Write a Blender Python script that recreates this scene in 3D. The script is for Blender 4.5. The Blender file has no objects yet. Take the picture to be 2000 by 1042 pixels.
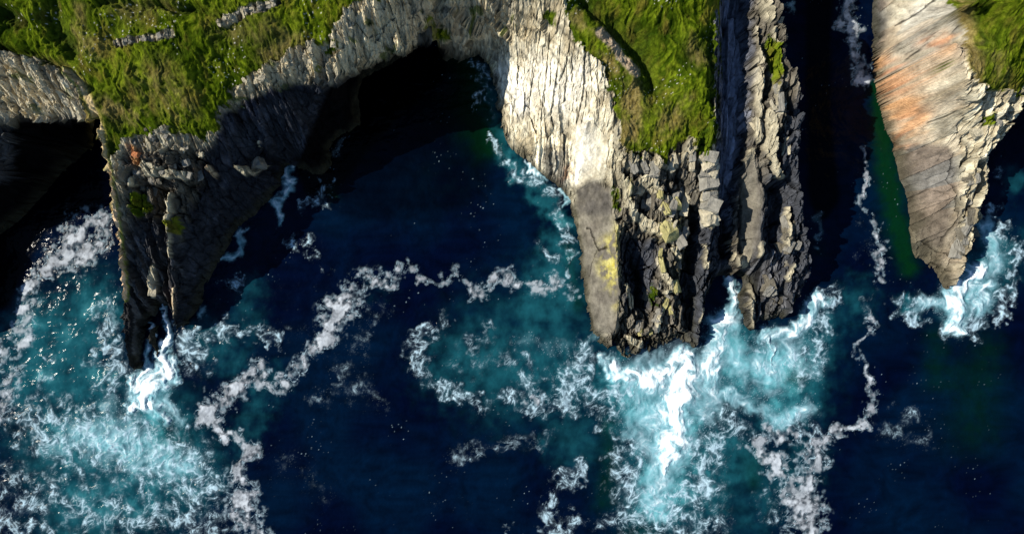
import bpy, bmesh, math, random
import numpy as np
from mathutils import Vector, Matrix

# ------------------------------------------------------------------ camera, sky, sun
S = bpy.context.scene
COL = S.collection
H = 100.0                                   # camera height over the sea (m)
K = 1000.0 / 0.75                           # photo pixels per unit slope
cam = bpy.data.cameras.new("camera"); cam.lens = 24; cam.sensor_width = 36
cam.clip_start = 1; cam.clip_end = 5000
cam_o = bpy.data.objects.new("camera", cam); COL.objects.link(cam_o)
cam_o.location = (0, 0, H); cam_o.rotation_euler = (0, 0, 0); S.camera = cam_o

SUN_DIR = Vector((0.98, -0.12, -0.89)).normalized()       # the way the light travels
elev = math.asin(-SUN_DIR.z)
world = bpy.data.worlds.new("World"); S.world = world; world.use_nodes = True
nt = world.node_tree; bg = nt.nodes["Background"]
sky = nt.nodes.new("ShaderNodeTexSky"); sky.sky_type = 'NISHITA'; sky.sun_disc = False
sky.sun_elevation = elev
sky.sun_rotation = math.atan2(-SUN_DIR.x, -SUN_DIR.y)
nt.links.new(sky.outputs[0], bg.inputs[0]); bg.inputs[1].default_value = 0.075; sky.air_density = 1.6; sky.dust_density = 0.1; sky.ozone_density = 5.0
sun = bpy.data.lights.new("sun", 'SUN'); sun.energy = 5.0; sun.angle = math.radians(0.5)
sun.color = (1.0, 0.93, 0.80)
sun_o = bpy.data.objects.new("sun", sun); COL.objects.link(sun_o)
sun_o.rotation_euler = SUN_DIR.to_track_quat('-Z', 'Y').to_euler(); sun_o.location = (-80, 60, 140)
S.view_settings.view_transform = 'Standard'; S.view_settings.look = 'None'
S.view_settings.exposure = 0.6; S.view_settings.gamma = 1.0
S.cycles.max_bounces = 4; S.cycles.diffuse_bounces = 2; S.cycles.glossy_bounces = 2

f32 = np.float32
# ------------------------------------------------------------------ noise
_r = np.random.RandomState(5)
_perm = np.concatenate([_r.permutation(512)] * 3).astype(np.int32)
_ang = _r.rand(512).astype(f32) * 2 * np.pi
_gx, _gy = np.cos(_ang), np.sin(_ang)
_rnd = _r.rand(4, 512).astype(f32)

def perlin(x, y, s=0):
    x = np.asarray(x, f32) + f32(s * 17.31 + 300); y = np.asarray(y, f32) + f32(s * 9.77 + 300)
    xf = np.floor(x); yf = np.floor(y)
    xi = xf.astype(np.int32) & 511; yi = yf.astype(np.int32) & 511
    fx = x - xf; fy = y - yf
    u = fx * fx * fx * (fx * (fx * 6 - 15) + 10); v = fy * fy * fy * (fy * (fy * 6 - 15) + 10)
    a = _perm[xi] + yi; b = _perm[xi + 1] + yi
    def g(h, dx, dy):
        h = _perm[h]; return _gx[h] * dx + _gy[h] * dy
    n00 = g(a, fx, fy); n10 = g(b, fx - 1, fy); n01 = g(a + 1, fx, fy - 1); n11 = g(b + 1, fx - 1, fy - 1)
    r0 = n00 + u * (n10 - n00); r1 = n01 + u * (n11 - n01)
    return (r0 + v * (r1 - r0)) * f32(1.5)

def fbm(x, y, o=4, s=0, gain=0.5):
    r = 0; a = 1.0; t = 0
    for i in range(o):
        r = r + a * perlin(x * 2 ** i, y * 2 ** i, s + i * 3); t += a; a *= gain
    return r / t

def ridged(x, y, o=3, s=0):
    r = 0; a = 1.0; t = 0
    for i in range(o):
        r = r + a * (1 - np.abs(perlin(x * 2 ** i, y * 2 ** i, s + i * 3)) * 2); t += a; a *= 0.5
    return r / t

def voro(x, y, s=0):
    """F1, F2, offset to the nearest cell centre, and random numbers of that cell"""
    x = np.asarray(x, f32) + 300 + s * 13; y = np.asarray(y, f32) + 300 + s * 7
    xf = np.floor(x).astype(np.int32); yf = np.floor(y).astype(np.int32)
    f1 = np.full(x.shape, 9, f32); f2 = f1.copy(); ddx = np.zeros_like(x); ddy = np.zeros_like(x)
    cid = np.zeros(x.shape, np.int32)
    for j in (-1, 0, 1):
        for i in (-1, 0, 1):
            cx = xf + i; cy = yf + j
            h = _perm[_perm[cx & 511] + (cy & 511)]
            dx = cx + _rnd[0][h] - x; dy = cy + _rnd[1][h] - y
            d = np.sqrt(dx * dx + dy * dy)
            near = d < f1
            f2 = np.where(near, f1, np.minimum(f2, d))
            f1 = np.where(near, d, f1); ddx = np.where(near, dx, ddx); ddy = np.where(near, dy, ddy)
            cid = np.where(near, h, cid)
    return f1, f2, ddx, ddy, _rnd[2][cid], _rnd[3][cid]

def sst(a, b, x):
    t = np.clip((x - a) / (b - a), 0, 1); return t * t * (3 - 2 * t)
def lerp(a, b, t): return a + (b - a) * t

# ------------------------------------------------------------------ plan maps (drawn in metres at the level where each thing lies)
def W(px, py, h=0.0):
    return ((px - 1000) * (H - h) / K, (521 - py) * (H - h) / K)

def inside(poly, X, Y):
    r = np.zeros(X.shape, bool); n = len(poly)
    for i in range(n):
        x0, y0 = poly[i]; x1, y1 = poly[(i + 1) % n]
        if y0 == y1: continue
        c = ((Y >= min(y0, y1)) & (Y < max(y0, y1)))
        r ^= c & (X < x0 + (Y - y0) * (x1 - x0) / (y1 - y0))
    return r

def blur(a, n):
    for _ in range(n):
        a = np.pad(a, 1, mode='edge')
        a = (a[:-2] + 2 * a[1:-1] + a[2:]) / 4
        a = (a[:, :-2] + 2 * a[:, 1:-1] + a[:, 2:]) / 4
    return a

PX0, PY0, PS = -500, -600, 4                  # map in "look-up" units, step 4
pw, ph = 750, 500
MX, MY = np.meshgrid(PX0 + PS * np.arange(pw), PY0 + PS * np.arange(ph))
MX = MX.astype(f32); MY = MY.astype(f32)
def pmap(*polys, soft=2):
    m = np.zeros(MX.shape, bool)
    for p in polys: m |= inside(p, MX, MY)
    return blur(m.astype(f32), soft)
def strokes(lst):
    m = np.zeros(MX.shape, f32)
    for pts, st in lst:
        for k in range(max(1, len(pts) - 1)):
            a = pts[k]; b = pts[min(k + 1, len(pts) - 1)]
            n = max(2, int(math.hypot(b[0] - a[0], b[1] - a[1]) / max(2.0, min(a[2], b[2]) * .5)) + 1)
            for t in np.linspace(0, 1, n):
                x, y, w = (a[q] + (b[q] - a[q]) * t for q in range(3))
                i0 = max(0, int((x - 3 * w - PX0) / PS)); i1 = min(pw, int((x + 3 * w - PX0) / PS) + 2)
                j0 = max(0, int((y - 3 * w - PY0) / PS)); j1 = min(ph, int((y + 3 * w - PY0) / PS) + 2)
                if i1 <= i0 or j1 <= j0: continue
                d2 = (MX[j0:j1, i0:i1] - x) ** 2 + (MY[j0:j1, i0:i1] - y) ** 2
                m[j0:j1, i0:i1] = np.maximum(m[j0:j1, i0:i1], st * np.exp(-d2 / (w * w) * .8))
    return m
def look(m, px, py):
    u = np.clip((px - PX0) / PS, 0, pw - 1.001); v = np.clip((py - PY0) / PS, 0, ph - 1.001)
    i = u.astype(np.int32); j = v.astype(np.int32); fu = u - i; fv = v - j
    return (m[j, i] * (1 - fu) + m[j, i + 1] * fu) * (1 - fv) + (m[j + 1, i] * (1 - fu) + m[j + 1, i + 1] * fu) * fv

# ------------------------------------------------------------------ relief of the coast
#@DATA
# shore outlines: (x, y, h); h > 0.8 means the brink of an upright cliff of that height, h = 0 a visible waterline
SHORE_WEST = [(-700, 700, 14), (-300, 690, 8), (-120, 640, 6), (-95, 560, 6), (-60, 500, 5), (0, 462, 0), (45, 432, 0), (70, 400, 0), (112, 350, 0), (160, 300, 0),
 (45, 236, 17), (120, 236, 17.5), (185, 232, 18.5), (187, 270, 17.5), (200, 330, 15.5), (212, 420, 12.5), (222, 480, 10),
 (232, 560, 6.5), (236, 620, 3.5), (243, 700, 1.5), (258, 722, 1),
 (262, 722, 0), (278, 720, 0), (284, 690, 0), (289, 640, 0), (293, 618, 0), (299, 640, 0), (301, 700, 0), (308, 716, 0), (314, 700, 0), (316, 650, 0),
 (316, 600, 0), (326, 596, 0), (333, 650, 0), (334, 712, 0), (342, 705, 0), (350, 655, 0), (378, 624, 0), (398, 595, 0), (405, 562, 0), (425, 540, 0),
 (448, 500, 0), (456, 470, 0), (482, 440, 0), (510, 422, 0), (535, 395, 0), (550, 355, 0), (560, 325, 0), (575, 318, 0), (590, 340, 0), (620, 352, 0), (645, 350, 0),
 (652, 320, 0), (655, 280, 0), (690, 255, 0), (743, 225, 0), (790, 200, 0), (830, 172, 0), (862, 158, 0), (880, 150, 0), (872, 122, 0),
 (885, 118, 0), (905, 118, 0), (935, 108, 0), (950, 118, 0), (958, 150, 0), (966, 190, 0), (970, 240, 0), (980, 275, 0), (990, 300, 0),
 (1010, 312, 0), (1035, 332, 0), (1060, 352, 0), (1085, 368, 0), (1100, 388, 0), (1112, 412, 0), (1120, 440, 0), (1128, 480, 0), (1133, 520, 0),
 (1140, 570, 0), (1148, 620, 0), (1156, 660, 0), (1165, 692, 0), (1176, 684, 0), (1195, 684, 0), (1212, 708, 0), (1232, 732, 0), (1262, 724, 0),
 (1290, 714, 0), (1315, 690, 0), (1335, 684, 0), (1345, 704, 0), (1358, 716, 0), (1366, 680, 0), (1376, 640, 0), (1386, 600, 0), (1394, 560, 0),
 (1408, 540, 0), (1434, 532, 0), (1442, 540, 0), (1444, 580, 0), (1447, 630, 0), (1456, 655, 0), (1478, 655, 0), (1500, 642, 0), (1530, 642, 0), (1555, 622, 0),
 (1566, 590, 1), (1580, 555, 3), (1590, 515, 5), (1592, 480, 6), (1580, 440, 8), (1570, 350, 12), (1575, 260, 14), (1572, 180, 15), (1562, 130, 17),
 (1547, 60, 18.5), (1532, 0, 19.5), (1522, -60, 20), (1505, -200, 21), (1500, -800, 20), (-700, -800, 24)]
SHORE_EAST = [(1680, -800, 0), (1686, -200, 0), (1692, 0, 0), (1698, 60, 0), (1705, 120, 0), (1711, 180, 0), (1722, 230, 0), (1735, 290, 0), (1750, 350, 0), (1762, 400, 0),
 (1772, 450, 0), (1785, 500, 0), (1802, 540, 0), (1828, 562, 0), (1850, 578, 0), (1862, 566, 1), (1876, 545, 1.5), (1896, 520, 2), (1903, 480, 2.5),
 (1905, 440, 3), (1925, 402, 4), (1932, 350, 5), (1925, 312, 6), (1952, 272, 8), (1990, 240, 10), (2012, 180, 12), (2050, 150, 13),
 (2400, 100, 14), (2900, 60, 14), (2900, -800, 24)]
# break lines of the relief
LINES = [
 [(-500, -600, 26), (1400, -600, 26)], [(1900, -600, 25), (2900, -600, 27)],
 [(-300, 0, 25), (0, 0, 24.2), (200, 0, 24), (400, 0, 24), (560, 0, 23.3), (690, 0, 22.5)],
 [(-500, 300, 21), (-200, 180, 22)],
 [(-300, 110, 23), (0, 112, 22.2), (80, 132, 21.8), (125, 155, 21.3), (155, 195, 20), (178, 235, 19), (195, 310, 17)],
 [(-300, 330, 15), (-120, 300, 15), (0, 232, 16), (45, 236, 16.8), (120, 236, 17.3), (180, 232, 18.3)],
 [(-250, 600, 7), (-150, 480, 7), (-60, 380, 7), (0, 330, 8)],
 [(10, 240, 16), (0, 300, 13.5), (-20, 350, 11), (-50, 400, 8), (-80, 440, 6)],
 [(690, 8, 22), (660, 60, 21), (600, 92, 20), (540, 130, 19), (500, 152, 18.4), (470, 185, 17.4), (440, 220, 16.3), (425, 262, 15.2), (405, 292, 14)],
 [(405, 292, 14), (395, 345, 12.2), (382, 400, 10), (368, 460, 8), (357, 520, 6), (354, 600, 3.6), (348, 680, 1.5)],
 [(250, 150, 21.3), (350, 180, 19.6), (300, 240, 17.8)], [(240, 285, 16), (320, 262, 16.5), (395, 285, 14.8)],
 [(285, 340, 12.8), (285, 420, 10), (282, 480, 7.5), (278, 550, 4.6), (270, 600, 3), (270, 690, 1)],
 [(330, 300, 15), (334, 380, 12.8), (335, 450, 10.8), (338, 500, 9.2), (341, 560, 7), (343, 620, 4.5), (343, 690, 1.6)],
 [(320, 380, 11), (321, 450, 8.6), (322, 500, 7), (322, 560, 3.4), (322, 590, 1)],
 [(300, 640, 1.2), (304, 700, .8)], [(248, 560, 5), (250, 640, 3), (256, 700, 1.4)],
 [(460, 322, 11.5), (490, 338, 9.6), (530, 340, 8)], [(505, 240, 13.5), (520, 300, 10)],
 [(560, 200, 15), (600, 260, 9), (612, 320, 4)],
 [(530, 150, 18), (590, 156, 17), (640, 160, 16.8), (690, 138, 16.5), (740, 108, 16), (800, 97, 15.5), (858, 94, 14), (870, 112, 8)],
 [(690, 10, 22.3), (760, -20, 22.6), (860, -60, 23), (1000, -60, 23), (1075, -20, 22.2), (1112, 30, 21), (1138, 90, 20), (1168, 122, 19.2), (1178, 170, 18.3),
  (1196, 225, 17.2), (1208, 280, 16), (1245, 320, 14.3), (1290, 335, 13.6)],
 [(870, 30, 15), (905, 30, 14.5), (950, 40, 15)], [(955, 90, 6), (970, 115, 4), (972, 150, 2.2), (980, 210, 2), (988, 262, 2.4)],
 [(1005, 115, 8.5), (1015, 180, 8), (1030, 240, 7), (1045, 290, 5.5)],
 [(1060, 60, 15), (1082, 150, 13.6), (1092, 220, 12), (1100, 260, 9.5), (1105, 300, 7), (1108, 340, 3.4)],
 [(1150, 236, 15.6), (1130, 300, 9.5), (1122, 345, 5.5)],
 [(1196, 240, 16.3), (1192, 300, 14), (1192, 360, 11.3), (1200, 420, 9.8), (1205, 480, 8.8), (1210, 560, 7.2), (1206, 620, 5.7), (1200, 652, 4.6)],
 [(1118, 372, 2.6), (1127, 420, 1.8), (1136, 480, 1.5), (1143, 540, 1.5), (1153, 610, 1.5), (1162, 650, 1.5)],
 [(1168, 668, .8), (1196, 672, 1.5), (1220, 690, 1)],
 [(1226, 470, 5.4), (1236, 520, 3.4), (1240, 570, 2.8), (1246, 600, 3)],
 [(1270, 350, 12), (1290, 420, 9.8), (1300, 480, 7.6), (1296, 540, 5.8), (1285, 600, 4.5), (1262, 660, 2.6)],
 [(1330, 350, 12.5), (1335, 420, 9.6), (1330, 490, 6.4), (1322, 560, 5), (1320, 640, 2.6)],
 [(1352, 400, 7.2), (1352, 470, 4.2), (1350, 560, 2.6), (1350, 640, 1.4)],
 [(1382, 260, 16), (1384, 320, 14), (1385, 380, 12.2), (1385, 440, 10.2), (1382, 500, 7.4), (1372, 560, 4.5), (1368, 620, 3.2), (1360, 680, 1.5)],
 [(1404, -100, 19.5), (1402, 0, 19), (1400, 100, 18), (1398, 180, 17), (1400, 250, 15.5)],
 [(1412, -100, 13), (1412, 0, 12.4), (1412, 120, 11.4), (1412, 250, 9), (1412, 350, 6.5), (1410, 430, 2.6), (1408, 500, 1)],
 [(1452, -100, 13.5), (1450, 0, 13), (1446, 120, 12), (1440, 250, 10), (1432, 350, 7.2), (1426, 430, 3.4), (1425, 500, 1.3)],
 [(1490, -100, 18), (1486, 0, 17.2), (1478, 60, 16.2), (1474, 130, 15.2), (1474, 200, 14.3), (1468, 260, 13.6), (1456, 330, 12), (1450, 400, 10), (1445, 470, 8), (1443, 530, 5)],
 [(1495, 340, 12.5), (1490, 400, 10.5), (1486, 460, 8.6), (1482, 500, 7.4)],
 [(1520, -80, 19), (1518, 60, 16.8), (1524, 150, 15.5), (1512, 230, 15), (1520, 310, 14), (1520, 345, 12.5)],
 [(1508, 360, 8), (1512, 420, 6), (1510, 480, 4.4)],
 [(1540, 390, 9), (1538, 450, 8), (1542, 500, 6.4), (1545, 560, 4), (1540, 610, 2)], [(1455, 545, 4), (1462, 600, 2.8), (1470, 645, 1.2)],
 [(1495, 530, 4), (1498, 580, 2.8), (1500, 620, 1.2)],
 [(1565, 200, 12), (1560, 300, 9), (1565, 420, 6)],
 [(1250, -60, 22.6), (1310, 0, 21.8), (1380, 0, 20.2)], [(1130, 20, 20.8), (1180, 75, 20.2), (1225, 130, 19.2), (1240, 160, 18.6)],
 [(1200, 50, 18.6), (1250, 110, 17.8), (1275, 180, 17)], [(1320, 90, 20), (1380, 140, 18.6), (1385, 230, 17)], [(1250, 230, 17), (1320, 250, 16.4), (1345, 300, 14.6)],
 [(1832, -60, 21.6), (1862, 20, 20.2), (1880, 80, 19), (1884, 150, 17.6), (1910, 190, 16), (1925, 240, 13), (1905, 300, 9.8), (1898, 350, 8.3), (1892, 420, 6.4),
  (1880, 480, 4.4), (1862, 540, 2)],
 [(1900, 0, 21.2), (1980, 0, 22.5), (2200, -40, 23)], [(1940, 150, 17), (2000, 140, 16.5)], [(1955, 225, 12), (1935, 290, 8.5)],
 [(1704, -200, 2), (1702, 0, 1.5), (1716, 160, 1.4), (1745, 300, 1.2), (1772, 420, 1), (1795, 510, .8)],
]
#@END
ST = 0.09                                      # grid step (m)
GX0, GX1, GY0, GY1 = -90.0, 96.0, -17.0, 64.0
nx = int((GX1 - GX0) / ST); ny = int((GY1 - GY0) / ST)
gx = (GX0 + ST * np.arange(nx)).astype(f32); gy = (GY0 + ST * np.arange(ny)).astype(f32)
GX, GY = np.meshgrid(gx, gy)

def densify(pts, closed=False, step=0.05):
    out = []
    n = len(pts)
    for i in range(n if closed else n - 1):
        a = pts[i]; b = pts[(i + 1) % n]
        m = max(1, int(math.hypot(b[0] - a[0], b[1] - a[1]) / step))
        for t in np.arange(m) / m:
            out.append(tuple(a[q] + (b[q] - a[q]) * t for q in range(3)))
    if not closed: out.append(tuple(pts[-1]))
    return np.array(out)

shores = [[W(*p) + (p[2],) for p in s] for s in (SHORE_WEST, SHORE_EAST)]
lines_w = [densify([W(*p) + (p[2],) for p in l]) for l in LINES]
rims = []
for s in shores:
    ar = sum(s[i][0] * s[(i + 1) % len(s)][1] - s[(i + 1) % len(s)][0] * s[i][1] for i in range(len(s)))
    sg = 1 if ar > 0 else -1
    d = densify(s, True)
    nx_ = np.roll(d[:, 0], -8) - np.roll(d[:, 0], 8); ny_ = np.roll(d[:, 1], -8) - np.roll(d[:, 1], 8)
    L = np.hypot(nx_, ny_) + 1e-6
    q = d.copy(); q[:, 0] += sg * -ny_ / L * .55; q[:, 1] += sg * nx_ / L * .55
    rims.append(q[d[:, 2] > .8])

def relief():
    h = None
    for lv in (32, 16, 8, 4, 2, 1):
        st = ST * lv; mx = nx // lv + 1; my = ny // lv + 1
        X, Y = np.meshgrid(GX0 + st * np.arange(mx), GY0 + st * np.arange(my))
        land = inside([p[:2] for p in shores[0]], X, Y) | inside([p[:2] for p in shores[1]], X, Y)
        fix = ~land; val = np.where(land, 0, -2.5).astype(f32)
        acc = np.zeros((my, mx)); cnt = np.zeros((my, mx))
        for l in lines_w + rims:
            i = np.round((l[:, 0] - GX0) / st).astype(int); j = np.round((l[:, 1] - GY0) / st).astype(int)
            ok = (i >= 0) & (i < mx) & (j >= 0) & (j < my)
            np.add.at(acc, (j[ok], i[ok]), l[ok, 2]); np.add.at(cnt, (j[ok], i[ok]), 1)
        hit = (cnt > 0) & land
        val[hit] = (acc[hit] / cnt[hit]); fix |= hit
        if h is None: h = np.full((my, mx), 12.0, f32)
        else:
            u = np.arange(mx) / 2; v = np.arange(my) / 2
            i = np.minimum(u.astype(int), h.shape[1] - 2); j = np.minimum(v.astype(int), h.shape[0] - 2)
            fu = np.minimum(u - i, 1)[None]; fv = np.minimum(v - j, 1)[:, None]
            h = ((h[j][:, i] * (1 - fu) + h[j][:, i + 1] * fu) * (1 - fv) + (h[j + 1][:, i] * (1 - fu) + h[j + 1][:, i + 1] * fu) * fv).astype(f32)
        h = np.where(fix, val, h)
        for _ in range({32: 600, 16: 200, 8: 120, 4: 60, 2: 40, 1: 30}[lv]):
            p = np.pad(h, 1, mode='edge')
            m = (p[:-2, 1:-1] + p[2:, 1:-1] + p[1:-1, :-2] + p[1:-1, 2:]) * f32(.25)
            h = np.where(fix, val, m)
    land = land[:ny, :nx]; h = h[:ny, :nx]
    return h, land
Z0, LAND = relief()
hs = blur(Z0, 2); Z0 = np.where(LAND, hs, Z0)
inner = blur(LAND.astype(f32), 6); inner = sst(.5, 1.0, inner)     # 0 at the shore, 1 inland

# where a point of the relief falls in the drawing
def px_of(X, Y, Z):
    q = K / (H - Z); return 1000 + X * q, 521 - Y * q

#@MAPS
GRASS = [[(-500, -600), (-500, 150), (0, 95), (60, 118), (120, 135), (150, 165), (165, 200), (180, 245), (192, 300), (205, 330), (225, 300), (245, 270), (280, 270), (330, 240),
 (365, 262), (400, 275), (425, 250), (440, 205), (480, 160), (520, 125), (580, 95), (640, 70), (680, 40), (685, 10), (740, -5), (900, -50), (1050, -40), (1100, 0),
 (1115, 60), (1140, 95), (1170, 120), (1180, 170), (1200, 200), (1215, 260), (1225, 300), (1260, 300), (1300, 320), (1330, 275), (1370, 265), (1396, 220), (1404, 100), (1402, -600)],
 [(1838, -600), (1850, 0), (1885, 60), (1885, 120), (1915, 165), (1915, 190), (1950, 175), (1970, 185), (1990, 190), (2010, 160), (2900, 60), (2900, -600)]]
GRASS_BITS = [[(255, 375), (290, 385), (300, 420), (270, 425), (250, 400)], [(205, 300), (215, 340), (232, 480), (240, 540), (232, 545), (218, 440), (206, 380), (198, 320)],
 [(1190, 340), (1210, 380), (1218, 420), (1200, 400)], [(1500, 60), (1530, 100), (1520, 180), (1500, 120)], [(1345, 190), (1400, 230), (1385, 330), (1355, 300)],
 [(1918, 225), (1940, 215), (1945, 240), (1925, 250)], [(825, 15), (850, 30), (845, 50), (830, 40)], [(620, 85), (670, 80), (655, 100), (620, 105)], [(1835, 115), (1850, 120), (1848, 140), (1836, 138)],
 [(850, 50), (880, 55), (885, 75), (850, 80)], [(330, 430), (350, 420), (355, 465), (340, 460)], [(1060, 30), (1090, 25), (1085, 50), (1060, 50)], [(1265, 560), (1275, 550), (1285, 600), (1272, 600)]]
M_grass = pmap(*GRASS, soft=1)
M_bits = pmap(*GRASS_BITS, soft=4)
M_dry = strokes([([(0, 118, 14), (80, 128, 14), (130, 150, 12), (165, 190, 12), (180, 240, 10), (196, 310, 8), (215, 420, 6), (226, 520, 5)], 1),
 ([(160, 30, 14), (150, 80, 14), (190, 100, 18)], .6), ([(210, 210, 20), (260, 230, 16)], .7), ([(300, 160, 40), (360, 210, 30)], .45), ([(1240, 170, 18), (1235, 240, 20), (1220, 280, 16)], .9),
 ([(1120, 30, 10), (1150, 60, 8)], .6), ([(1180, 110, 8), (1215, 140, 10)], .8), ([(1300, 240, 24), (1340, 200, 14)], .5), ([(1350, 90, 14), (1370, 120, 12)], .5),
 ([(520, 110, 16), (580, 80, 16)], .6), ([(450, 60, 30), (560, 60, 20)], .35), ([(1880, 10, 16), (1890, 100, 18), (1900, 160, 14)], 1), ([(230, 15, 20), (330, 10, 16)], .4), ([(1940, 100, 14), (1960, 170, 16)], .4)])
M_dark = strokes([([(90, 0, 20), (110, 60, 22), (140, 100, 16)], 1), ([(0, 20, 14), (40, 45, 12)], 1), ([(200, 5, 8), (300, 10, 7), (400, 15, 8)], .8), ([(0, 95, 8), (70, 110, 10), (130, 140, 12), (170, 170, 12)], .8),
 ([(215, 280, 16), (225, 310, 16)], .7), ([(1140, 5, 10), (1200, 55, 14), (1260, 110, 16), (1280, 170, 18)], 1), ([(260, 30, 30), (220, 60, 20)], .5), ([(1390, 60, 8), (1392, 200, 8)], .7), ([(1230, 50, 12), (1260, 80, 14)], .7), ([(1960, 60, 24)], .2)])
M_pale = pmap([(640, 60), (700, 0), (760, -40), (1110, -20), (1140, 90), (1172, 120), (1185, 180), (1205, 260), (1195, 330), (1180, 360), (1120, 380), (1060, 350), (985, 280), (962, 130), (870, 80), (740, 90), (560, 150), (480, 160)],
 [(-500, 100), (0, 120), (100, 145), (150, 175), (165, 232), (0, 240), (-500, 240)],
 [(1735, -30), (1850, -20), (1890, 120), (1960, 200), (2000, 190), (1990, 240), (1930, 300), (1900, 420), (1880, 400), (1880, 300), (1760, 280), (1735, 240), (1710, 150), (1700, 110)], soft=6)
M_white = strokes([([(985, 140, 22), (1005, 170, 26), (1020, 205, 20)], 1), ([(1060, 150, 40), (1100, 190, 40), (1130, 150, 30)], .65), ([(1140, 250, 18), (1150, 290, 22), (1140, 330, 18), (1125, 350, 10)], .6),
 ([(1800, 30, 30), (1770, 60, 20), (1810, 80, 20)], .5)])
M_orange = strokes([([(1722, 115, 20), (1740, 160, 30), (1765, 200, 32), (1782, 235, 24), (1750, 270, 14)], 1.1), ([(1815, 82, 20), (1840, 90, 18), (1855, 70, 12)], .9), ([(1810, 145, 14)], .6), ([(1770, 110, 8)], .7), ([(1905, 260, 8)], .5),
 ([(1735, 260, 8), (1742, 285, 6)], .6), ([(262, 300, 8), (275, 310, 8)], .8), ([(400, 335, 12), (425, 350, 8)], .3), ([(1108, 330, 6), (1100, 350, 6)], .6), ([(1300, 450, 14)], .3), ([(1195, 690, 6), (1210, 705, 5)], .7), ([(340, 560, 6), (345, 600, 6)], .3)])
M_yellow = strokes([([(1195, 480, 14), (1192, 520, 18), (1200, 550, 14)], 1), ([(1205, 440, 8), (1204, 470, 8)], .8), ([(1205, 600, 8)], .4), ([(1226, 360, 5), (1230, 380, 6)], .9), ([(1300, 440, 16), (1290, 460, 14)], .3), ([(955, 120, 8), (960, 170, 8), (966, 230, 7)], .6),
 ([(232, 440, 4), (238, 500, 4), (240, 540, 4)], .8), ([(345, 440, 8), (352, 470, 6)], .7), ([(1232, 480, 4), (1238, 520, 4)], .6), ([(1340, 400, 12), (1320, 560, 12)], .25)])
M_slab = pmap([(1128, 372), (1160, 355), (1192, 372), (1202, 440), (1212, 560), (1206, 640), (1200, 654), (1160, 652), (1150, 600), (1136, 500), (1122, 410)],
 [(1770, 280), (1850, 285), (1870, 330), (1860, 400), (1850, 470), (1800, 500), (1775, 420), (1755, 330)], [(1450, 320), (1478, 300), (1490, 370), (1486, 470), (1450, 520), (1445, 440)], soft=3)
M_dkrock = pmap([(1120, 372), (1160, 352), (1192, 372), (1202, 420), (1140, 420)], [(1770, 285), (1850, 285), (1868, 340), (1840, 390), (1790, 400), (1765, 350)], soft=4)
M_shade = pmap([(520, 200), (600, 170), (700, 150), (860, 95), (875, 160), (700, 330), (540, 330)], [(-200, 238), (187, 235), (200, 340), (170, 420), (0, 500), (-200, 600)],
 [(400, 300), (540, 200), (540, 350), (460, 470), (380, 620), (340, 720), (240, 730), (236, 560), (250, 430), (380, 420)],
 [(1402, -200), (1478, -200), (1450, 330), (1430, 520), (1380, 620), (1350, 700), (1330, 560), (1360, 420), (1402, 350)],
 [(1500, 340), (1600, 100), (1600, 650), (1450, 660), (1450, 540)], [(1060, 290), (1110, 290), (1110, 380), (1050, 350)], [(1210, 460), (1290, 470), (1270, 610), (1215, 600)], [(1690, -200), (1740, -200), (1735, 60), (1705, 120), (1690, 0)], soft=6)  # shade painted on sunless walls, gully, clefts and the right headland's shadowed face
M_smooth = np.clip(M_slab + pmap([(1712, 0), (1840, -20), (1880, 120), (1870, 280), (1860, 500), (1800, 530), (1725, 230)], soft=4) * .58 + pmap([(1115, 240), (1160, 235), (1190, 270), (1185, 350), (1118, 372)], soft=3) * .7, 0, 1)
M_block = pmap([(1205, 300), (1400, 240), (1400, 500), (1375, 640), (1350, 705), (1240, 720), (1180, 690), (1165, 655), (1210, 640), (1212, 440)], [(1480, 0), (1580, 0), (1590, 640), (1450, 655), (1490, 500), (1492, 330), (1475, 150)],
 [(1880, 160), (2010, 180), (1990, 250), (1930, 400), (1860, 580), (1850, 540), (1880, 400), (1870, 260)], [(230, 300), (420, 290), (380, 420), (345, 440), (240, 430)], soft=5)
M_fin = strokes([([(290, 500, 50), (290, 600, 55), (290, 700, 55)], 1), ([(265, 420, 30)], .6), ([(1425, 250, 50), (1425, 450, 45)], .35), ([(1480, 500, 30), (1500, 600, 50)], .8), ([(450, 400, 60), (590, 270, 50)], .6), ([(1075, 310, 40), (1100, 330, 30)], 1)])
M_rubble = pmap([(440, 200), (520, 110), (700, 0), (900, -60), (1100, -40), (1060, 80), (960, 60), (860, 90), (690, 150), (560, 170), (470, 240)], [(-300, 90), (100, 130), (170, 230), (-300, 240)], soft=6)
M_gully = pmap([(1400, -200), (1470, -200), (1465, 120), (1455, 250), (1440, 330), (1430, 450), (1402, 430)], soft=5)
M_wall_shade = pmap([(405, 310), (440, 220), (520, 180), (620, 165), (680, 180), (650, 370), (560, 420), (460, 500), (410, 600), (350, 720), (352, 600), (362, 470), (380, 400)], soft=5)
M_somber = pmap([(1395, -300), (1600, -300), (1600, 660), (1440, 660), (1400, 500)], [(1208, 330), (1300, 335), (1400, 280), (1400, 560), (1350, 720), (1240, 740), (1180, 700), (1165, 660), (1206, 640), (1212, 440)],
 [(240, 300), (420, 290), (560, 200), (560, 360), (400, 620), (340, 740), (230, 740)], soft=6)
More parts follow.
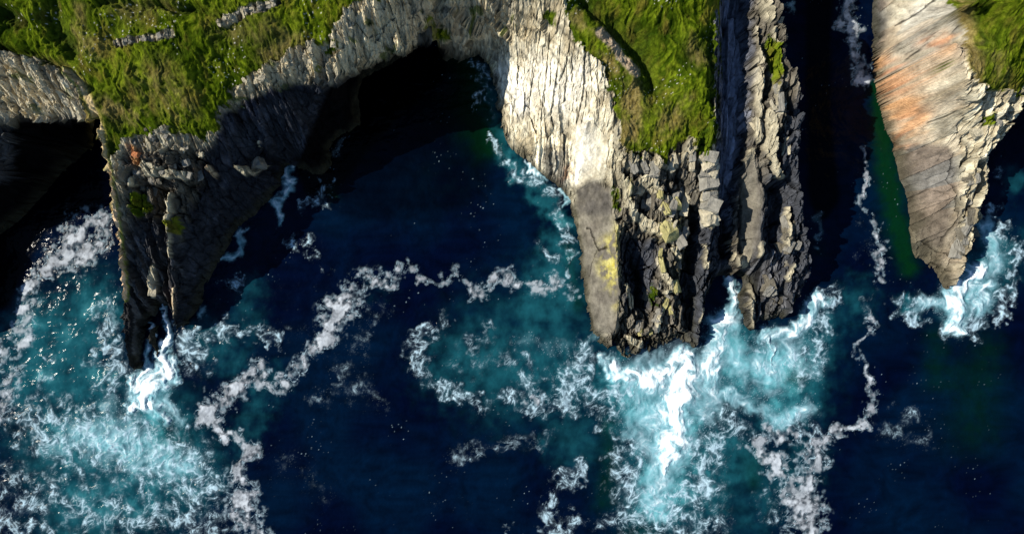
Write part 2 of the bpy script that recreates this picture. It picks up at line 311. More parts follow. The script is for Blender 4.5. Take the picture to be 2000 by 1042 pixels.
M_crest = strokes([([(1492, 0, 9), (1500, 35, 8)], 1), ([(1475, 50, 3), (1476, 90, 5), (1480, 125, 6)], 1), ([(1476, 140, 6), (1480, 190, 8), (1482, 225, 9)], 1), ([(1512, 60, 6), (1522, 110, 6), (1518, 150, 7)], .9), ([(1540, 60, 3), (1548, 110, 4)], .7),
 ([(1470, 240, 9), (1480, 270, 8)], 1), ([(1515, 170, 6), (1520, 205, 6)], 1), ([(1508, 215, 7), (1503, 250, 10), (1506, 290, 11), (1515, 320, 9), (1524, 342, 6)], 1), ([(1468, 300, 9), (1466, 350, 13), (1462, 400, 14), (1460, 440, 12), (1458, 480, 12), (1452, 515, 9)], 1),
 ([(1534, 405, 4), (1537, 440, 7), (1535, 490, 6)], .9), ([(1480, 500, 6), (1490, 470, 5)], .8), ([(1535, 540, 10), (1548, 520, 8)], .6), ([(1462, 560, 10), (1468, 640, 8)], .6), ([(1432, 470, 4), (1430, 510, 4)], .7),
 ([(1388, 250, 8), (1386, 300, 13), (1384, 360, 13), (1384, 410, 14), (1386, 435, 10)], 1), ([(1376, 470, 6), (1378, 520, 6)], .6), ([(1372, 640, 5), (1368, 600, 4)], .5), ([(1225, 400, 10), (1218, 350, 8)], .8), ([(1262, 355, 12), (1280, 370, 8)], 1), ([(1240, 420, 14), (1265, 440, 12), (1290, 450, 14), (1310, 440, 12)], .9),
 ([(1310, 470, 10), (1325, 500, 8)], .7), ([(1330, 460, 8), (1336, 480, 8)], .9), ([(1285, 510, 6), (1300, 540, 8), (1320, 560, 8), (1300, 570, 8)], .8), ([(1290, 620, 6), (1285, 640, 8)], .7), ([(1224, 560, 7), (1232, 600, 6)], .8), ([(1230, 660, 9), (1250, 670, 8)], .8), ([(1220, 700, 10), (1232, 718, 8)], .6), ([(1300, 380, 10), (1320, 400, 8)], .6),
 ([(290, 330, 16), (330, 340, 14), (370, 345, 10)], .75), ([(260, 350, 10), (270, 400, 8)], .5), ([(333, 380, 4), (334, 440, 4), (340, 500, 4)], .8), ([(303, 520, 6), (305, 560, 7), (303, 580, 6)], .8), ([(410, 330, 9), (425, 345, 8)], .7), ([(470, 330, 10), (500, 335, 12), (525, 325, 8)], .7), ([(510, 280, 5), (505, 300, 6)], .6), ([(343, 560, 4), (344, 620, 4)], .5)])
M_hollow = strokes([([(1232, 480, 14), (1240, 520, 16), (1245, 570, 15), (1240, 600, 8)], 1), ([(1352, 400, 9), (1350, 480, 12), (1345, 560, 14), (1352, 630, 10)], 1), ([(1325, 350, 8), (1345, 330, 8), (1330, 380, 8)], .7), ([(1488, 330, 6), (1495, 360, 8), (1510, 370, 8)], 1), ([(1500, 420, 10), (1505, 480, 8)], .6),
 ([(1495, 90, 5), (1498, 140, 5), (1492, 190, 5)], .9), ([(1480, 600, 8), (1500, 590, 8)], .6), ([(320, 400, 4), (320, 500, 4), (318, 560, 6)], .8), ([(255, 480, 8), (262, 560, 8)], .5), ([(1078, 260, 5), (1080, 340, 5)], .9), ([(1172, 661, 4), (1182, 662, 4)], 1)])
M_cols = strokes([([(452, 235, 7), (446, 300, 8), (438, 380, 7), (425, 430, 5)], .8), ([(478, 215, 6), (482, 300, 7)], .6), ([(512, 215, 8), (520, 270, 9)], 1), ([(585, 200, 7), (590, 260, 8), (596, 325, 7)], 1), ([(618, 200, 5), (622, 300, 5)], .7), ([(372, 500, 6), (380, 580, 5)], .6), ([(405, 420, 5), (400, 520, 5)], .5)])
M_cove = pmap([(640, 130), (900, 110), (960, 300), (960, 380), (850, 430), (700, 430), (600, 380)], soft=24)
M_east = pmap([(1680, -300), (1850, -300), (1890, 100), (1880, 300), (1870, 600), (1780, 600)], soft=6)
M_scar = strokes([([(228, 84, 8), (260, 80, 9), (300, 76, 9), (335, 68, 7)], 1), ([(430, 42, 9), (470, 30, 11), (510, 16, 11), (540, 8, 9)], 1), ([(1190, 80, 5), (1205, 100, 5)], .3)])
M_black_shade = pmap([(580, 330), (660, 140), (760, 90), (870, 90), (872, 150), (790, 220), (720, 290), (680, 350), (600, 390)], [(26, 240), (190, 240), (205, 400), (150, 420), (90, 450), (40, 540), (20, 600), (-200, 640), (-200, 380), (5, 360), (30, 320)],
 [(1560, -600), (1640, -600), (1620, 200), (1640, 400), (1600, 440), (1580, 380)], soft=10)  # deep shadow of caves and channel, painted black into rock and water
CRACKS = [([(1145, 447), (1153, 447), (1162, 470), (1168, 488), (1186, 483)], 1.6, 1), ([(1165, 490), (1156, 515), (1152, 540)], .9, .7), ([(1750, 50), (1775, 38), (1800, 22), (1828, 0)], 1.8, 1), ([(1768, 118), (1785, 104), (1800, 96)], 2, 1),
 ([(1812, 240), (1840, 230), (1872, 215)], 1.8, .9), ([(1775, 102), (1805, 90), (1832, 60)], 1.2, .6), ([(1720, 300), (1760, 292), (1800, 300)], 1.3, .5), ([(1770, 390), (1810, 370), (1850, 380)], 1.2, .6), ([(1800, 470), (1830, 490), (1860, 500)], 1.4, .7),
 ([(1790, 530), (1820, 512), (1850, 530)], 1.4, .7), ([(1862, 300), (1850, 350), (1872, 380), (1868, 430), (1842, 470)], 2, .8), ([(1440, 470), (1470, 466)], 1.4, .7), ([(1450, 560), (1466, 585), (1500, 572)], 1.5, .7), ([(1452, 610), (1480, 604)], 1.5, .7)]
#@END
def dline(pts, PX, PY):
    d = np.full(PX.shape, 1e3, f32)
    bx = (min(p[0] for p in pts) - 10, max(p[0] for p in pts) + 10); by = (min(p[1] for p in pts) - 10, max(p[1] for p in pts) + 10)
    w = (PX > bx[0]) & (PX < bx[1]) & (PY > by[0]) & (PY < by[1])
    x = PX[w]; y = PY[w]; r = np.full(x.shape, 1e3, f32)
    for a, b in zip(pts, pts[1:]):
        vx, vy = b[0] - a[0], b[1] - a[1]; t = np.clip(((x - a[0]) * vx + (y - a[1]) * vy) / (vx * vx + vy * vy), 0, 1)
        r = np.minimum(r, np.hypot(x - a[0] - t * vx, y - a[1] - t * vy))
    d[w] = r; return d

# fine relief ------------------------------------------------------
P0x, P0y = px_of(GX, GY, Z0)
wx = fbm(GX / 2.2, GY / 2.2, 3, 1) * 14; wy = fbm(GX / 2.2, GY / 2.2, 3, 5) * 14
Wx, Wy = P0x + wx, P0y + wy
g = look(M_grass, Wx + wx * .6, Wy + wy * .6)
fine = fbm(GX / .5, GY / .6, 3, 9)
g_mask = sst(.42, .58, g + fine * .5 * sst(0, .4, g) * sst(0, .4, 1 - g) * 4)
bits = look(M_bits, Wx, Wy)
b_mask = sst(.38, .6, bits + fine * .35) * sst(.05, .2, bits)
b_mask = np.maximum(b_mask, look(M_rubble, Wx, Wy) * sst(.30, .42, fbm(GX / 2.6, GY / 1.6, 4, 53) + fine * .1) * .8)
pale = look(M_pale, Wx, Wy); smooth = look(M_smooth, P0x + wx * .15, P0y + wy * .15)
block = look(M_block, Wx, Wy); shade = look(M_shade, Wx, Wy)

# rock: upright beds striking up-down, broken in blocks
fin = look(M_fin, Wx, Wy); eastm = look(M_east, P0x, P0y)
qx = GX + fbm(GX / 7, GY / 14, 2, 21) * .7; qy = GY + fbm(GX / 6, GY / 6, 2, 25) * .6
def facets(fx, fy, seed, gap):
    """angular blocks, each with its own height and tilt; some fallen out"""
    f1, f2, dx, dy, ra, rb = voro(qx * fx + perlin(qx * fx * .5, qy * fy * .5, seed) * .12, qy * fy, seed)
    h = np.where(ra < gap, -.85 + ra, (ra - gap) * .8) + dx * (rb * 2 - .9) * 1.0 + dy * (((ra * 7.3) % 1) * 1.6 - .9) * .8
    return h, sst(.09, .0, f2 - f1), ra, rb
hA, jA, ra, rb = facets(.62, .21, 2, .22)                # house-size blocks
hB, jB, rab, rbb = facets(1.3, .48, 3, .30)
hC, jC, rac, rbc = facets(3.0, 1.2, 4, .25)
hF, jF, raf, rbf = facets(1.15, .14, 6, .25)              # long upright blades
hG, jG, rag, rbg = facets(2.6, .40, 7, .25)
beds = ridged(qx * .8, qy * .05, 2, 31) - .5
ex = GX * .82 + GY * .57; ey = -GX * .57 + GY * .82          # bedding traces on the right headland climb to the right
ef1 = voro(ex * .10 + 3, ey * .42, 13); ef2 = voro(ex * .3, ey * 1.2, 14)
cut = (ef1[4] - .5) * 1.3 + ef1[3] * .9 + (ef2[4] - .5) * .5 + ef2[3] * .5 - sst(.07, 0, ef1[1] - ef1[0]) * .5
patch = sst(-.1, .25, fbm(GX / 4, GY / 4, 2, 37))
flute = hF * .55 + hG * .34 + hC * .12 + fbm(GX / .35, GY / .9, 3, 41) * .28 - jF * .4 - jG * .15
blocky = hA * .95 + hB * .75 + hC * .32 + hG * .15 - jA * 1.1 - jB * .5 - jC * .2 + fbm(GX / .3, GY / .4, 3, 43) * .16
rub = look(M_rubble, Wx, Wy)
rock_d = lerp(flute * .9, blocky, sst(.2, .8, block + (patch - .5) * .4))
rock_d = lerp(rock_d, hA * .75 + hB * .75 + hC * .38 + hG * .12 - jA * .5 + fbm(GX / .3, GY / .3, 3, 46) * .22, rub * .9)
qs = qx + perlin(GX / 3, GY / 9, 39) * .7
saw = ((qs * .52) % 1); saw2 = ((qs * 1.35 + rb * .3) % 1)
strata = (saw - sst(.82, 1, saw) * saw) * 1.5 + (saw2 - sst(.8, 1, saw2) * saw2) * .5 + (raf - .5) * .8
rock_d = lerp(rock_d, strata * 1.3 + hC * .25 + hG * .3, fin * .85)
tn = Z0 + fbm(GX / 3, GY / 3, 2, 44) * 1.2                 # ledges
rock_d += (np.floor(tn / 1.5) * 1.5 + sst(.0, .25, (tn / 1.5) % 1) * 1.5 - tn) * .7 * block * patch
crest = look(M_crest, P0x + wx * .5, P0y + wy * .5); hollow = look(M_hollow, P0x + wx * .6, P0y + wy * .6); somber = look(M_somber, Wx, Wy)
ct = sst(.35, .55, crest + (rab - .5) * .25)
rock_d = rock_d * (1 - .55 * ct) + ct * .75 - somber * (1 - ct) * .35 - hollow * 1.7
smooth_d = fbm(GX / 1.2, GY / 3, 4, 47) * .10 + eastm * (cut * .34 + hC * .10 + hB * .12 * eastm) 
crk = np.zeros_like(GX)
for pts, wd, st_ in CRACKS: crk = np.maximum(crk, st_ * sst(wd * 1.6, wd * .4, dline(pts, P0x + fbm(GX / .5, GY / .5, 2, 48) * 3, P0y + fbm(GX / .5, GY / .5, 2, 49) * 3)))
rock_d = lerp(rock_d, smooth_d, np.clip(smooth * 1.15 * (1 - .35 * sst(.0, .3, fbm(GX / 2.5, GY / 2.5, 3, 50)) * eastm), 0, 1)) - crk * .35
joints = np.clip(jA * block + jB * .6 + jF * (1 - block) * .7 + jG * .3, 0, 1)
# grass: tussocks combed downhill, hummocks
tu = fbm(GX / .55 + fbm(GX / 3, GY / 3, 2, 60) * 3, GY / 1.3 + fbm(GX / 3, GY / 3, 2, 63) * 2, 4, 66)
grass_d = fbm(GX / 5, GY / 5, 3, 71) * 1.2 + tu * .30 + ridged(GX / 2.4, GY / 2.8, 2, 75) * .22 + fbm(GX / .8 + tu, GY / .5, 3, 79) * .12 + fbm(GX / .28 + tu * 2, GY / .5, 3, 78) * .20
gully = look(M_dark, Wx, Wy)
scar = look(M_scar, Wx * .5 + P0x * .5, Wy * .5 + P0y * .5)
grass_d -= gully * 1.5
grass_d += scar * (hB * .5 + hC * .5)
g_mask = g_mask * (1 - sst(.35, .55, scar + fine * .3))
edge = inner
Z = Z0 + (lerp(rock_d, grass_d + .1, g_mask) + b_mask * .18 * (1 - g_mask)) * lerp(.25, 1, edge) * sst(-1, 2.0, Z0 + 1.2)
Z = np.where(LAND, np.maximum(Z, -1.2), Z0)

# walls get relief sideways too
gzx = np.gradient(Z0, axis=1) / ST; gzy = np.gradient(Z0, axis=0) / ST
steep = sst(2.4, 5, np.hypot(gzx, gzy)) * (1 - .85 * eastm) * (1 - .8 * smooth)
sx = fbm(GX / 1.1 + Z * .13, GY / 1.1 - Z * .05, 3, 81) * .45 + fbm(Z / 1.2, (GX + GY) / 1.6, 3, 85) * .5
sy = fbm(GX / 1.1 - Z * .08, GY / 1.1 + Z * .13, 3, 91) * .45 + fbm(Z / 1.4 + 7, (GX - GY) / 1.6, 3, 95) * .5
uu = GX + GY * .8
wv = voro(uu * .55 + perlin(uu * .3, Z0 * .3, 320) * .5, Z0 * .30, 11); wv2 = voro(uu * 1.5, Z0 * .75, 12)
wf = (wv[4] - .5) * 1.1 + (wv2[4] - .5) * .55 + wv[2] * .5 - sst(.1, 0, wv[1] - wv[0]) * .35
sx = sx + wf * 1.1; sy = sy + wf * 1.1
VX = GX + steep * sx * .6 + fbm(GX / 3.5, GY / 3.5, 3, 97) * .28; VY = GY + steep * sy * .6 + fbm(GX / 3.5, GY / 3.5, 3, 99) * .28
# the two caves: the foot of the wall lies back under the lip
def undercut(VX, VY, x0, x1, y0, y1, e, ux, uy, top):
    m = sst(x0 - e, x0, GX) * sst(x1 + e, x1, GX) * sst(y0 - 1.5, y0, GY) * sst(y1 + 1.5, y1, GY) * sst(top + .8, top - 3, Z)
    return VX + ux * m, VY + uy * m
VX, VY = undercut(VX, VY, -21.5, -9.6, 20.5, 28.5, 1.2, -1.0, 6.0, 13.8)
VX, VY = undercut(VX, VY, -60.5, -50.5, 14.5, 21.5, 1.0, -.5, 6.0, 16)
PXn, PYn = px_of(VX, VY, Z)

# colours -----------------------------------------------------------
def C(*c): return np.array(c, f32)
def mixc(a, b, t): return a + (b - a) * t[..., None]
n1 = fbm(GX / 1.6, GY / 2.6, 4, 101); n2 = fbm(GX / .5, GY / .8, 3, 105); n3 = fbm(GX / 7, GY / 7, 3, 109)
one = np.ones(GX.shape + (1,), f32)
rock = mixc(one * C(.25, .215, .145), one * C(.44, .40, .29), sst(-.4, .5, n1 + n2 * .4))
rock = mixc(rock, one * C(.10, .09, .07), sst(.0, .4, n3 + n2 * .4) * .7)
cellc = lerp(lerp(raf * .5 + rag * .5, rab * .5 + rac * .5, block), wv[5] * .5 + wv2[5] * .5, steep)
rock = rock * (0.6 + .8 * cellc[..., None])
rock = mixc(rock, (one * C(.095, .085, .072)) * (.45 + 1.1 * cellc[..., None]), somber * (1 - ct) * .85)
lay = _rnd[2][(np.floor(qs * 2.7).astype(np.int32) * 37) & 511] ** 2
rock = mixc(rock, (one * C(.44, .395, .285)) * (.8 + .35 * cellc[..., None]), ct * .75)
rock = mixc(rock, (mixc(one * C(.46, .39, .26), one * C(.72, .66, .50), sst(-.4, .4, n1 + n2 * .5))) * (0.66 + .5 * cellc[..., None]), pale)
rb_ = look(M_rubble, Wx, Wy)
rock = mixc(rock, mixc(one * C(.50, .42, .27), one * C(.25, .225, .17), sst(-.05, .4, n3 + n1 * .6)) * (.6 + .8 * cellc[..., None]), rb_ * .62)
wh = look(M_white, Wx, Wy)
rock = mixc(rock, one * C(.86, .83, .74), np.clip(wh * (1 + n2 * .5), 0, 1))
rock = rock * (1 - .20 * eastm[..., None])
slabm = look(M_slab, P0x + wx * .15, P0y + wy * .15)
rock = mixc(rock, mixc(one * C(.115, .105, .09), one * C(.15, .138, .115), sst(-.3, .3, n1)), slabm * .9)
rock = rock * (1 - .56 * eastm * slabm)[..., None]
dk = look(M_dkrock, P0x + wx * .5, P0y + wy * .5)
rock = mixc(rock, one * C(.085, .078, .07), dk * sst(-.5, .2, n1 + .2))
og = look(M_orange, Wx + wx, Wy + wy)
rock = mixc(rock, mixc(one * C(.46, .17, .05), one * C(.58, .30, .12), sst(-.3, .3, n1)), np.clip(og * 1.3 * sst(-.5, .2, n1 + n2 * .7), 0, .95))
yl = look(M_yellow, Wx, Wy)
rock = mixc(rock, mixc(one * C(.36, .30, .03), one * C(.42, .38, .12), sst(-.3, .3, n2)), np.clip(yl * sst(-.35, .2, n1 + n2 * .8), 0, .9))
gl_ = look(M_gully, Wx, Wy); wl_ = look(M_wall_shade, Wx, Wy) * (1 - ct)
rock = mixc(rock, (one * C(.030, .036, .060)) * (.2 + 2.2 * cellc[..., None] ** 2), np.clip(wl_ * 1.2, 0, .97))  # blue shade of the sunless left headland wall, put into its colour
dk_ = (shade * (1 - slabm) * (1 - gl_) * (1 - ct))[..., None]
rock = mixc(rock, (one * C(.19, .215, .29)) * (.3 + 1.3 * cellc[..., None]), gl_ * .92)  # blue skylit shade of the gully put into the rock colour
rock = rock * (1 - .55 * dk_); rock = mixc(rock, one * C(.055, .062, .08), shade * (1 - slabm) * (1 - gl_) * (1 - ct) * (1 - .5 * fin) * .8)  # painted shade: darker, bluish rock
rock = mixc(rock, one * C(.44, .335, .255) * (.6 + .6 * ef1[5][..., None]), eastm * (1 - smooth * .3) * sst(.3, .7, ef1[4]) * .4)
rock = mixc(rock, one * C(.27, .265, .25) * (.6 + .8 * ef2[5][..., None]), eastm * (1 - smooth * .3) * sst(.5, .3, ef1[4]) * .5)
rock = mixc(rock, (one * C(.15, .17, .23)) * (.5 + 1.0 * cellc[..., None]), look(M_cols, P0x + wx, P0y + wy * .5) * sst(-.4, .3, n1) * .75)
rock = rock * lerp(1, .35 + 3.6 * lay, np.clip(fin * 1.2, 0, 1) * .85 * (1 - ct) * (1 - .85 * wl_))[..., None]
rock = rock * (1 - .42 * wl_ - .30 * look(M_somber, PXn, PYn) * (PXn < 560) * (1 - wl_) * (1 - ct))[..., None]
black = look(M_black_shade, PXn, PYn); rock = mixc(rock, one * C(.003, .003, .004), sst(.1, .6, black) * sst(16.5, 14.0, Z))  # cave darkness painted into the wall rock
wj = np.maximum(sst(.11, .02, wv[1] - wv[0]), sst(.12, .02, wv2[1] - wv2[0]) * .6) * sst(.9, 2.2, np.hypot(gzx, gzy)) * (1 - .7 * smooth) * (1 - eastm)
rock = rock * (1 - .62 * wj[..., None])
low = sst(3.2, .5, Z + n1 * 1.1)                                    # weed and wet near the tide line
rock = mixc(rock, one * C(.035, .034, .022), low * .75)
rock = rock * (1 - .45 * (joints * (1 - smooth))[..., None] ) * (1 - .8 * crk[..., None])
gr = mixc(one * C(.040, .070, .003), one * C(.150, .200, .010), sst(-.3, .4, tu + n3 * .5))
gr = mixc(gr, one * C(.014, .032, .003), sst(-.1, .5, -n3 + n1 * .5) * .55)
gr = mixc(gr, one * C(.13, .09, .022), np.clip(sst(.0, .6, n1 + n3 * .6 + tu * .4) * .6, 0, 1))
dry = look(M_dry, Wx, Wy)
gr = mixc(gr, mixc(one * C(.21, .155, .05), one * C(.30, .23, .09), sst(-.3, .3, n2)), np.clip(dry * sst(-.5, .3, n1 + n2 * .5 + dry * .3), 0, .85))
gr = mixc(gr, one * C(.025, .042, .010), gully * .55)  # shadow in the grass dips deepened by darker turf colour
soil = dline([(1172, 62), (1192, 82), (1212, 108), (1232, 130), (1240, 142)], PXn + wx * .5, PYn + wy * .5)
gr = mixc(gr, one * C(.50, .38, .27), sst(13, 5, soil + n2 * 5) * .9)
flower = (voro(GX * 1.5, GY * 1.5, 9)[0] < .085) & (perlin(GX / 5, GY / 5, 113) > .27)
gr = np.where(flower[..., None], C(.62, .60, .52), gr)
EDGE = [(120, 138), (150, 165), (168, 205), (184, 245), (193, 300), (203, 340), (212, 400), (220, 460), (228, 520), (234, 580)]
ed = dline(EDGE, PXn - 9 + n2 * 4, PYn)  # tan turf brink, its sunlit brightness painted into the colour
gr = mixc(gr, mixc(one * C(.62, .48, .26), one * C(.24, .22, .05), sst(4, 9, ed)), sst(14, 8, ed)); rock = mixc(rock, mixc(one * C(.66, .47, .30), one * C(.17, .20, .03), sst(3, 8, ed)), sst(13, 7, ed) * .9)
gr = gr * .84
gm = np.clip(g_mask + b_mask, 0, 1)
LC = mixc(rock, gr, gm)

def make_grid(name, VX, VY, VZ, keep, attrs, mat, smooth_sh=True):
    """one mesh from the cells of a grid where keep is true"""
    ny_, nx_ = VX.shape
    idx = np.full(VX.size, -1, np.int64)
    j, i = np.nonzero(keep)
    a = j * nx_ + i
    quad = np.stack([a, a + 1, a + nx_ + 1, a + nx_], 1)
    used = np.unique(quad); idx[used] = np.arange(len(used)); quad = idx[quad]
    co = np.stack([VX.ravel()[used], VY.ravel()[used], VZ.ravel()[used]], 1).astype(f32)
    me = bpy.data.meshes.new(name)
    me.vertices.add(len(co)); me.vertices.foreach_set("co", co.ravel())
    me.loops.add(quad.size); me.loops.foreach_set("vertex_index", quad.ravel().astype(np.int32))
    me.polygons.add(len(quad)); me.polygons.foreach_set("loop_start", np.arange(0, quad.size, 4, dtype=np.int32))
    me.polygons.foreach_set("loop_total", np.full(len(quad), 4, np.int32))
    me.polygons.foreach_set("use_smooth", np.full(len(quad), smooth_sh, bool))
    for an, arr in attrs.items():
        if arr.ndim == 3:
            at = me.attributes.new(an, 'FLOAT_COLOR', 'POINT')
            c = np.concatenate([arr.reshape(-1, 3)[used], np.ones((len(used), 1), f32)], 1)
            at.data.foreach_set("color", c.ravel().astype(f32))
        else:
            at = me.attributes.new(an, 'FLOAT', 'POINT'); at.data.foreach_set("value", arr.ravel()[used].astype(f32))
    me.materials.append(mat); me.update()
    o = bpy.data.objects.new(name, me); COL.objects.link(o)
    return o

def tag(o, label, cat, kind=None, group=None):
    o["label"] = label; o["category"] = cat
    if kind: o["kind"] = kind
    if group: o["group"] = group
    return o

# ------------------------------------------------------------------ materials
def new_mat(name):
    m = bpy.data.materials.new(name); m.use_nodes = True
    return m, m.node_tree, m.node_tree.nodes["Principled BSDF"]
def nd(t, kind, **kw):
    n = t.nodes.new(kind)
    for k, v in kw.items():
        if k in n.inputs: n.inputs[k].default_value = v
        else: setattr(n, k, v)
    return n
def rocky(name, lo, hi, s1, s2, bump, stretch, rough=.95, colattr=True, flat=None):
    m, t, p = new_mat(name)
    p.inputs["Roughness"].default_value = rough; p.inputs["Specular IOR Level"].default_value = .04
    tc = nd(t, "ShaderNodeTexCoord"); mp = nd(t, "ShaderNodeMapping"); mp.inputs["Scale"].default_value = stretch
    t.links.new(tc.outputs["Object"], mp.inputs[0])
    na = nd(t, "ShaderNodeTexNoise", Scale=s1, Detail=8.0, Roughness=.65); t.links.new(mp.outputs[0], na.inputs["Vector"])
    nb = nd(t, "ShaderNodeTexNoise", Scale=s2, Detail=4.0, Roughness=.6); t.links.new(mp.outputs[0], nb.inputs["Vector"])
    mr = nd(t, "ShaderNodeMapRange"); t.links.new(na.outputs[0], mr.inputs[0])
    mr.inputs[1].default_value = .3; mr.inputs[2].default_value = .7; mr.inputs[3].default_value = lo; mr.inputs[4].default_value = hi
    mx = nd(t, "ShaderNodeVectorMath", operation='SCALE')
    if colattr:
        at = nd(t, "ShaderNodeAttribute", attribute_name="tone"); t.links.new(at.outputs["Color"], mx.inputs[0])
    else:
        mx.inputs[0].default_value = flat
    t.links.new(mr.outputs[0], mx.inputs["Scale"]); t.links.new(mx.outputs[0], p.inputs["Base Color"])
    ad = nd(t, "ShaderNodeMath", operation='ADD'); t.links.new(na.outputs[0], ad.inputs[0]); t.links.new(nb.outputs[0], ad.inputs[1])
    bp = nd(t, "ShaderNodeBump", Strength=bump, Distance=.25); t.links.new(ad.outputs[0], bp.inputs["Height"]); t.links.new(bp.outputs[0], p.inputs["Normal"])
    return m
MAT_ROCK = rocky("rock", .52, 1.45, 1.1, 5.0, .8, (1.6, .8, .35))
MAT_GRASS = rocky("grass", .5, 1.6, 2.6, 9.0, 1.0, (1.3, .8, 1)); MAT_GRASS.node_tree.nodes['Principled BSDF'].inputs['Specular IOR Level'].default_value = 0

# ------------------------------------------------------------------ the land
cell = lambda a: a[:-1, :-1]
zc = np.maximum(np.maximum(Z[:-1, :-1], Z[1:, :-1]), np.maximum(Z[:-1, 1:], Z[1:, 1:]))
kept = zc > -2.0
Xc = cell(GX)
is_gr = cell(g_mask) > .5
# which headland a cell belongs to
east = inside([p[:2] for p in shores[1]], cell(GX), cell(GY)) | (Xc > 50.5) & (cell(GY) < 30) | (Xc > 47)
east_line = 44.5
east = Xc > np.where(cell(GY) > 10, 46.0, 50.5)
A_ = Xc < W(560, 0, 0)[0]; B_ = (~A_) & (Xc < W(1000, 0, 0)[0] + 4)
Cc = (~A_) & (~B_) & (~east)
at = {"tone": LC}
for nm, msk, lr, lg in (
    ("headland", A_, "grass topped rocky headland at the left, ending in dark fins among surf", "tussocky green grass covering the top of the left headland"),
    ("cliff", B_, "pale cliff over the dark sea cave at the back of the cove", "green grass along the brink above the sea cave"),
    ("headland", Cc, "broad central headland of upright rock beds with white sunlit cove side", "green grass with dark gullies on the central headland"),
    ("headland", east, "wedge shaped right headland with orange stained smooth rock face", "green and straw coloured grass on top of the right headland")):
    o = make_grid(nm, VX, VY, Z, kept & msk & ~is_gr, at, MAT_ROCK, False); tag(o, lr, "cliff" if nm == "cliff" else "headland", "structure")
    if (kept & msk & is_gr).any():
        o = make_grid("grass", VX, VY, Z, kept & msk & is_gr, at, MAT_GRASS); tag(o, lg, "grass", "stuff")

# ------------------------------------------------------------------ the sea
#@FOAM
F_dense = strokes([
 ([(795, 530, 12), (770, 535, 14), (740, 547, 9), (715, 545, 17), (690, 565, 22), (665, 597, 25), (642, 640, 20), (625, 675, 15), (602, 700, 10), (575, 725, 12), (545, 745, 14), (515, 752, 7)], 1),
 ([(505, 722, 16), (492, 738, 18), (465, 758, 14), (440, 770, 14), (415, 790, 18), (398, 812, 16), (400, 828, 12), (428, 832, 15), (450, 850, 9), (472, 850, 8), (486, 880, 14), (468, 900, 10), (468, 930, 14), (480, 965, 18), (462, 985, 24), (485, 1010, 26), (498, 1040, 22), (500, 1090, 22)], 1),
 ([(820, 546, 4), (850, 549, 5), (872, 535, 11), (900, 552, 7), (925, 562, 12), (945, 572, 9)], .85), ([(960, 548, 10), (985, 545, 15), (1000, 548, 10), (1030, 555, 6), (1062, 558, 15), (1088, 550, 14), (1118, 572, 6)], .9),
 ([(178, 448, 30), (158, 465, 36), (140, 492, 30), (112, 520, 16), (96, 532, 10)], 1.15), ([(62, 540, 12), (58, 580, 14), (48, 630, 18), (22, 680, 18), (14, 740, 20), (-20, 800, 26)], 1),
 ([(1485, 870, 16), (1510, 905, 18), (1545, 930, 22), (1565, 970, 30), (1568, 1010, 28), (1562, 1050, 28), (1560, 1110, 28)], 1.1), ([(1500, 828, 8), (1520, 850, 12), (1540, 835, 7), (1560, 870, 12), (1590, 880, 20), (1598, 905, 16), (1580, 940, 18)], .95),
 ([(1600, 870, 12), (1630, 850, 11), (1660, 835, 8), (1690, 815, 8), (1712, 792, 9), (1706, 765, 6), (1692, 730, 5)], .9),
 ([(1650, -60, 12), (1650, 0, 13), (1656, 35, 12), (1668, 70, 14), (1664, 95, 14), (1672, 125, 13), (1680, 150, 12), (1688, 168, 6)], 1.1),
 ([(1690, 290, 3), (1688, 350, 4), (1690, 395, 6), (1703, 440, 6), (1722, 480, 9), (1718, 515, 10), (1708, 545, 5)], .8), ([(1700, 600, 4), (1708, 640, 6), (1690, 655, 3), (1670, 670, 4), (1690, 720, 5)], .55),
 ([(990, 1034, 8)], .9), ([(1020, 780, 9), (1040, 770, 7), (1045, 785, 7)], .8), ([(1345, 600, 1)], 0), ([(1860, 1200, 4)], 0)])
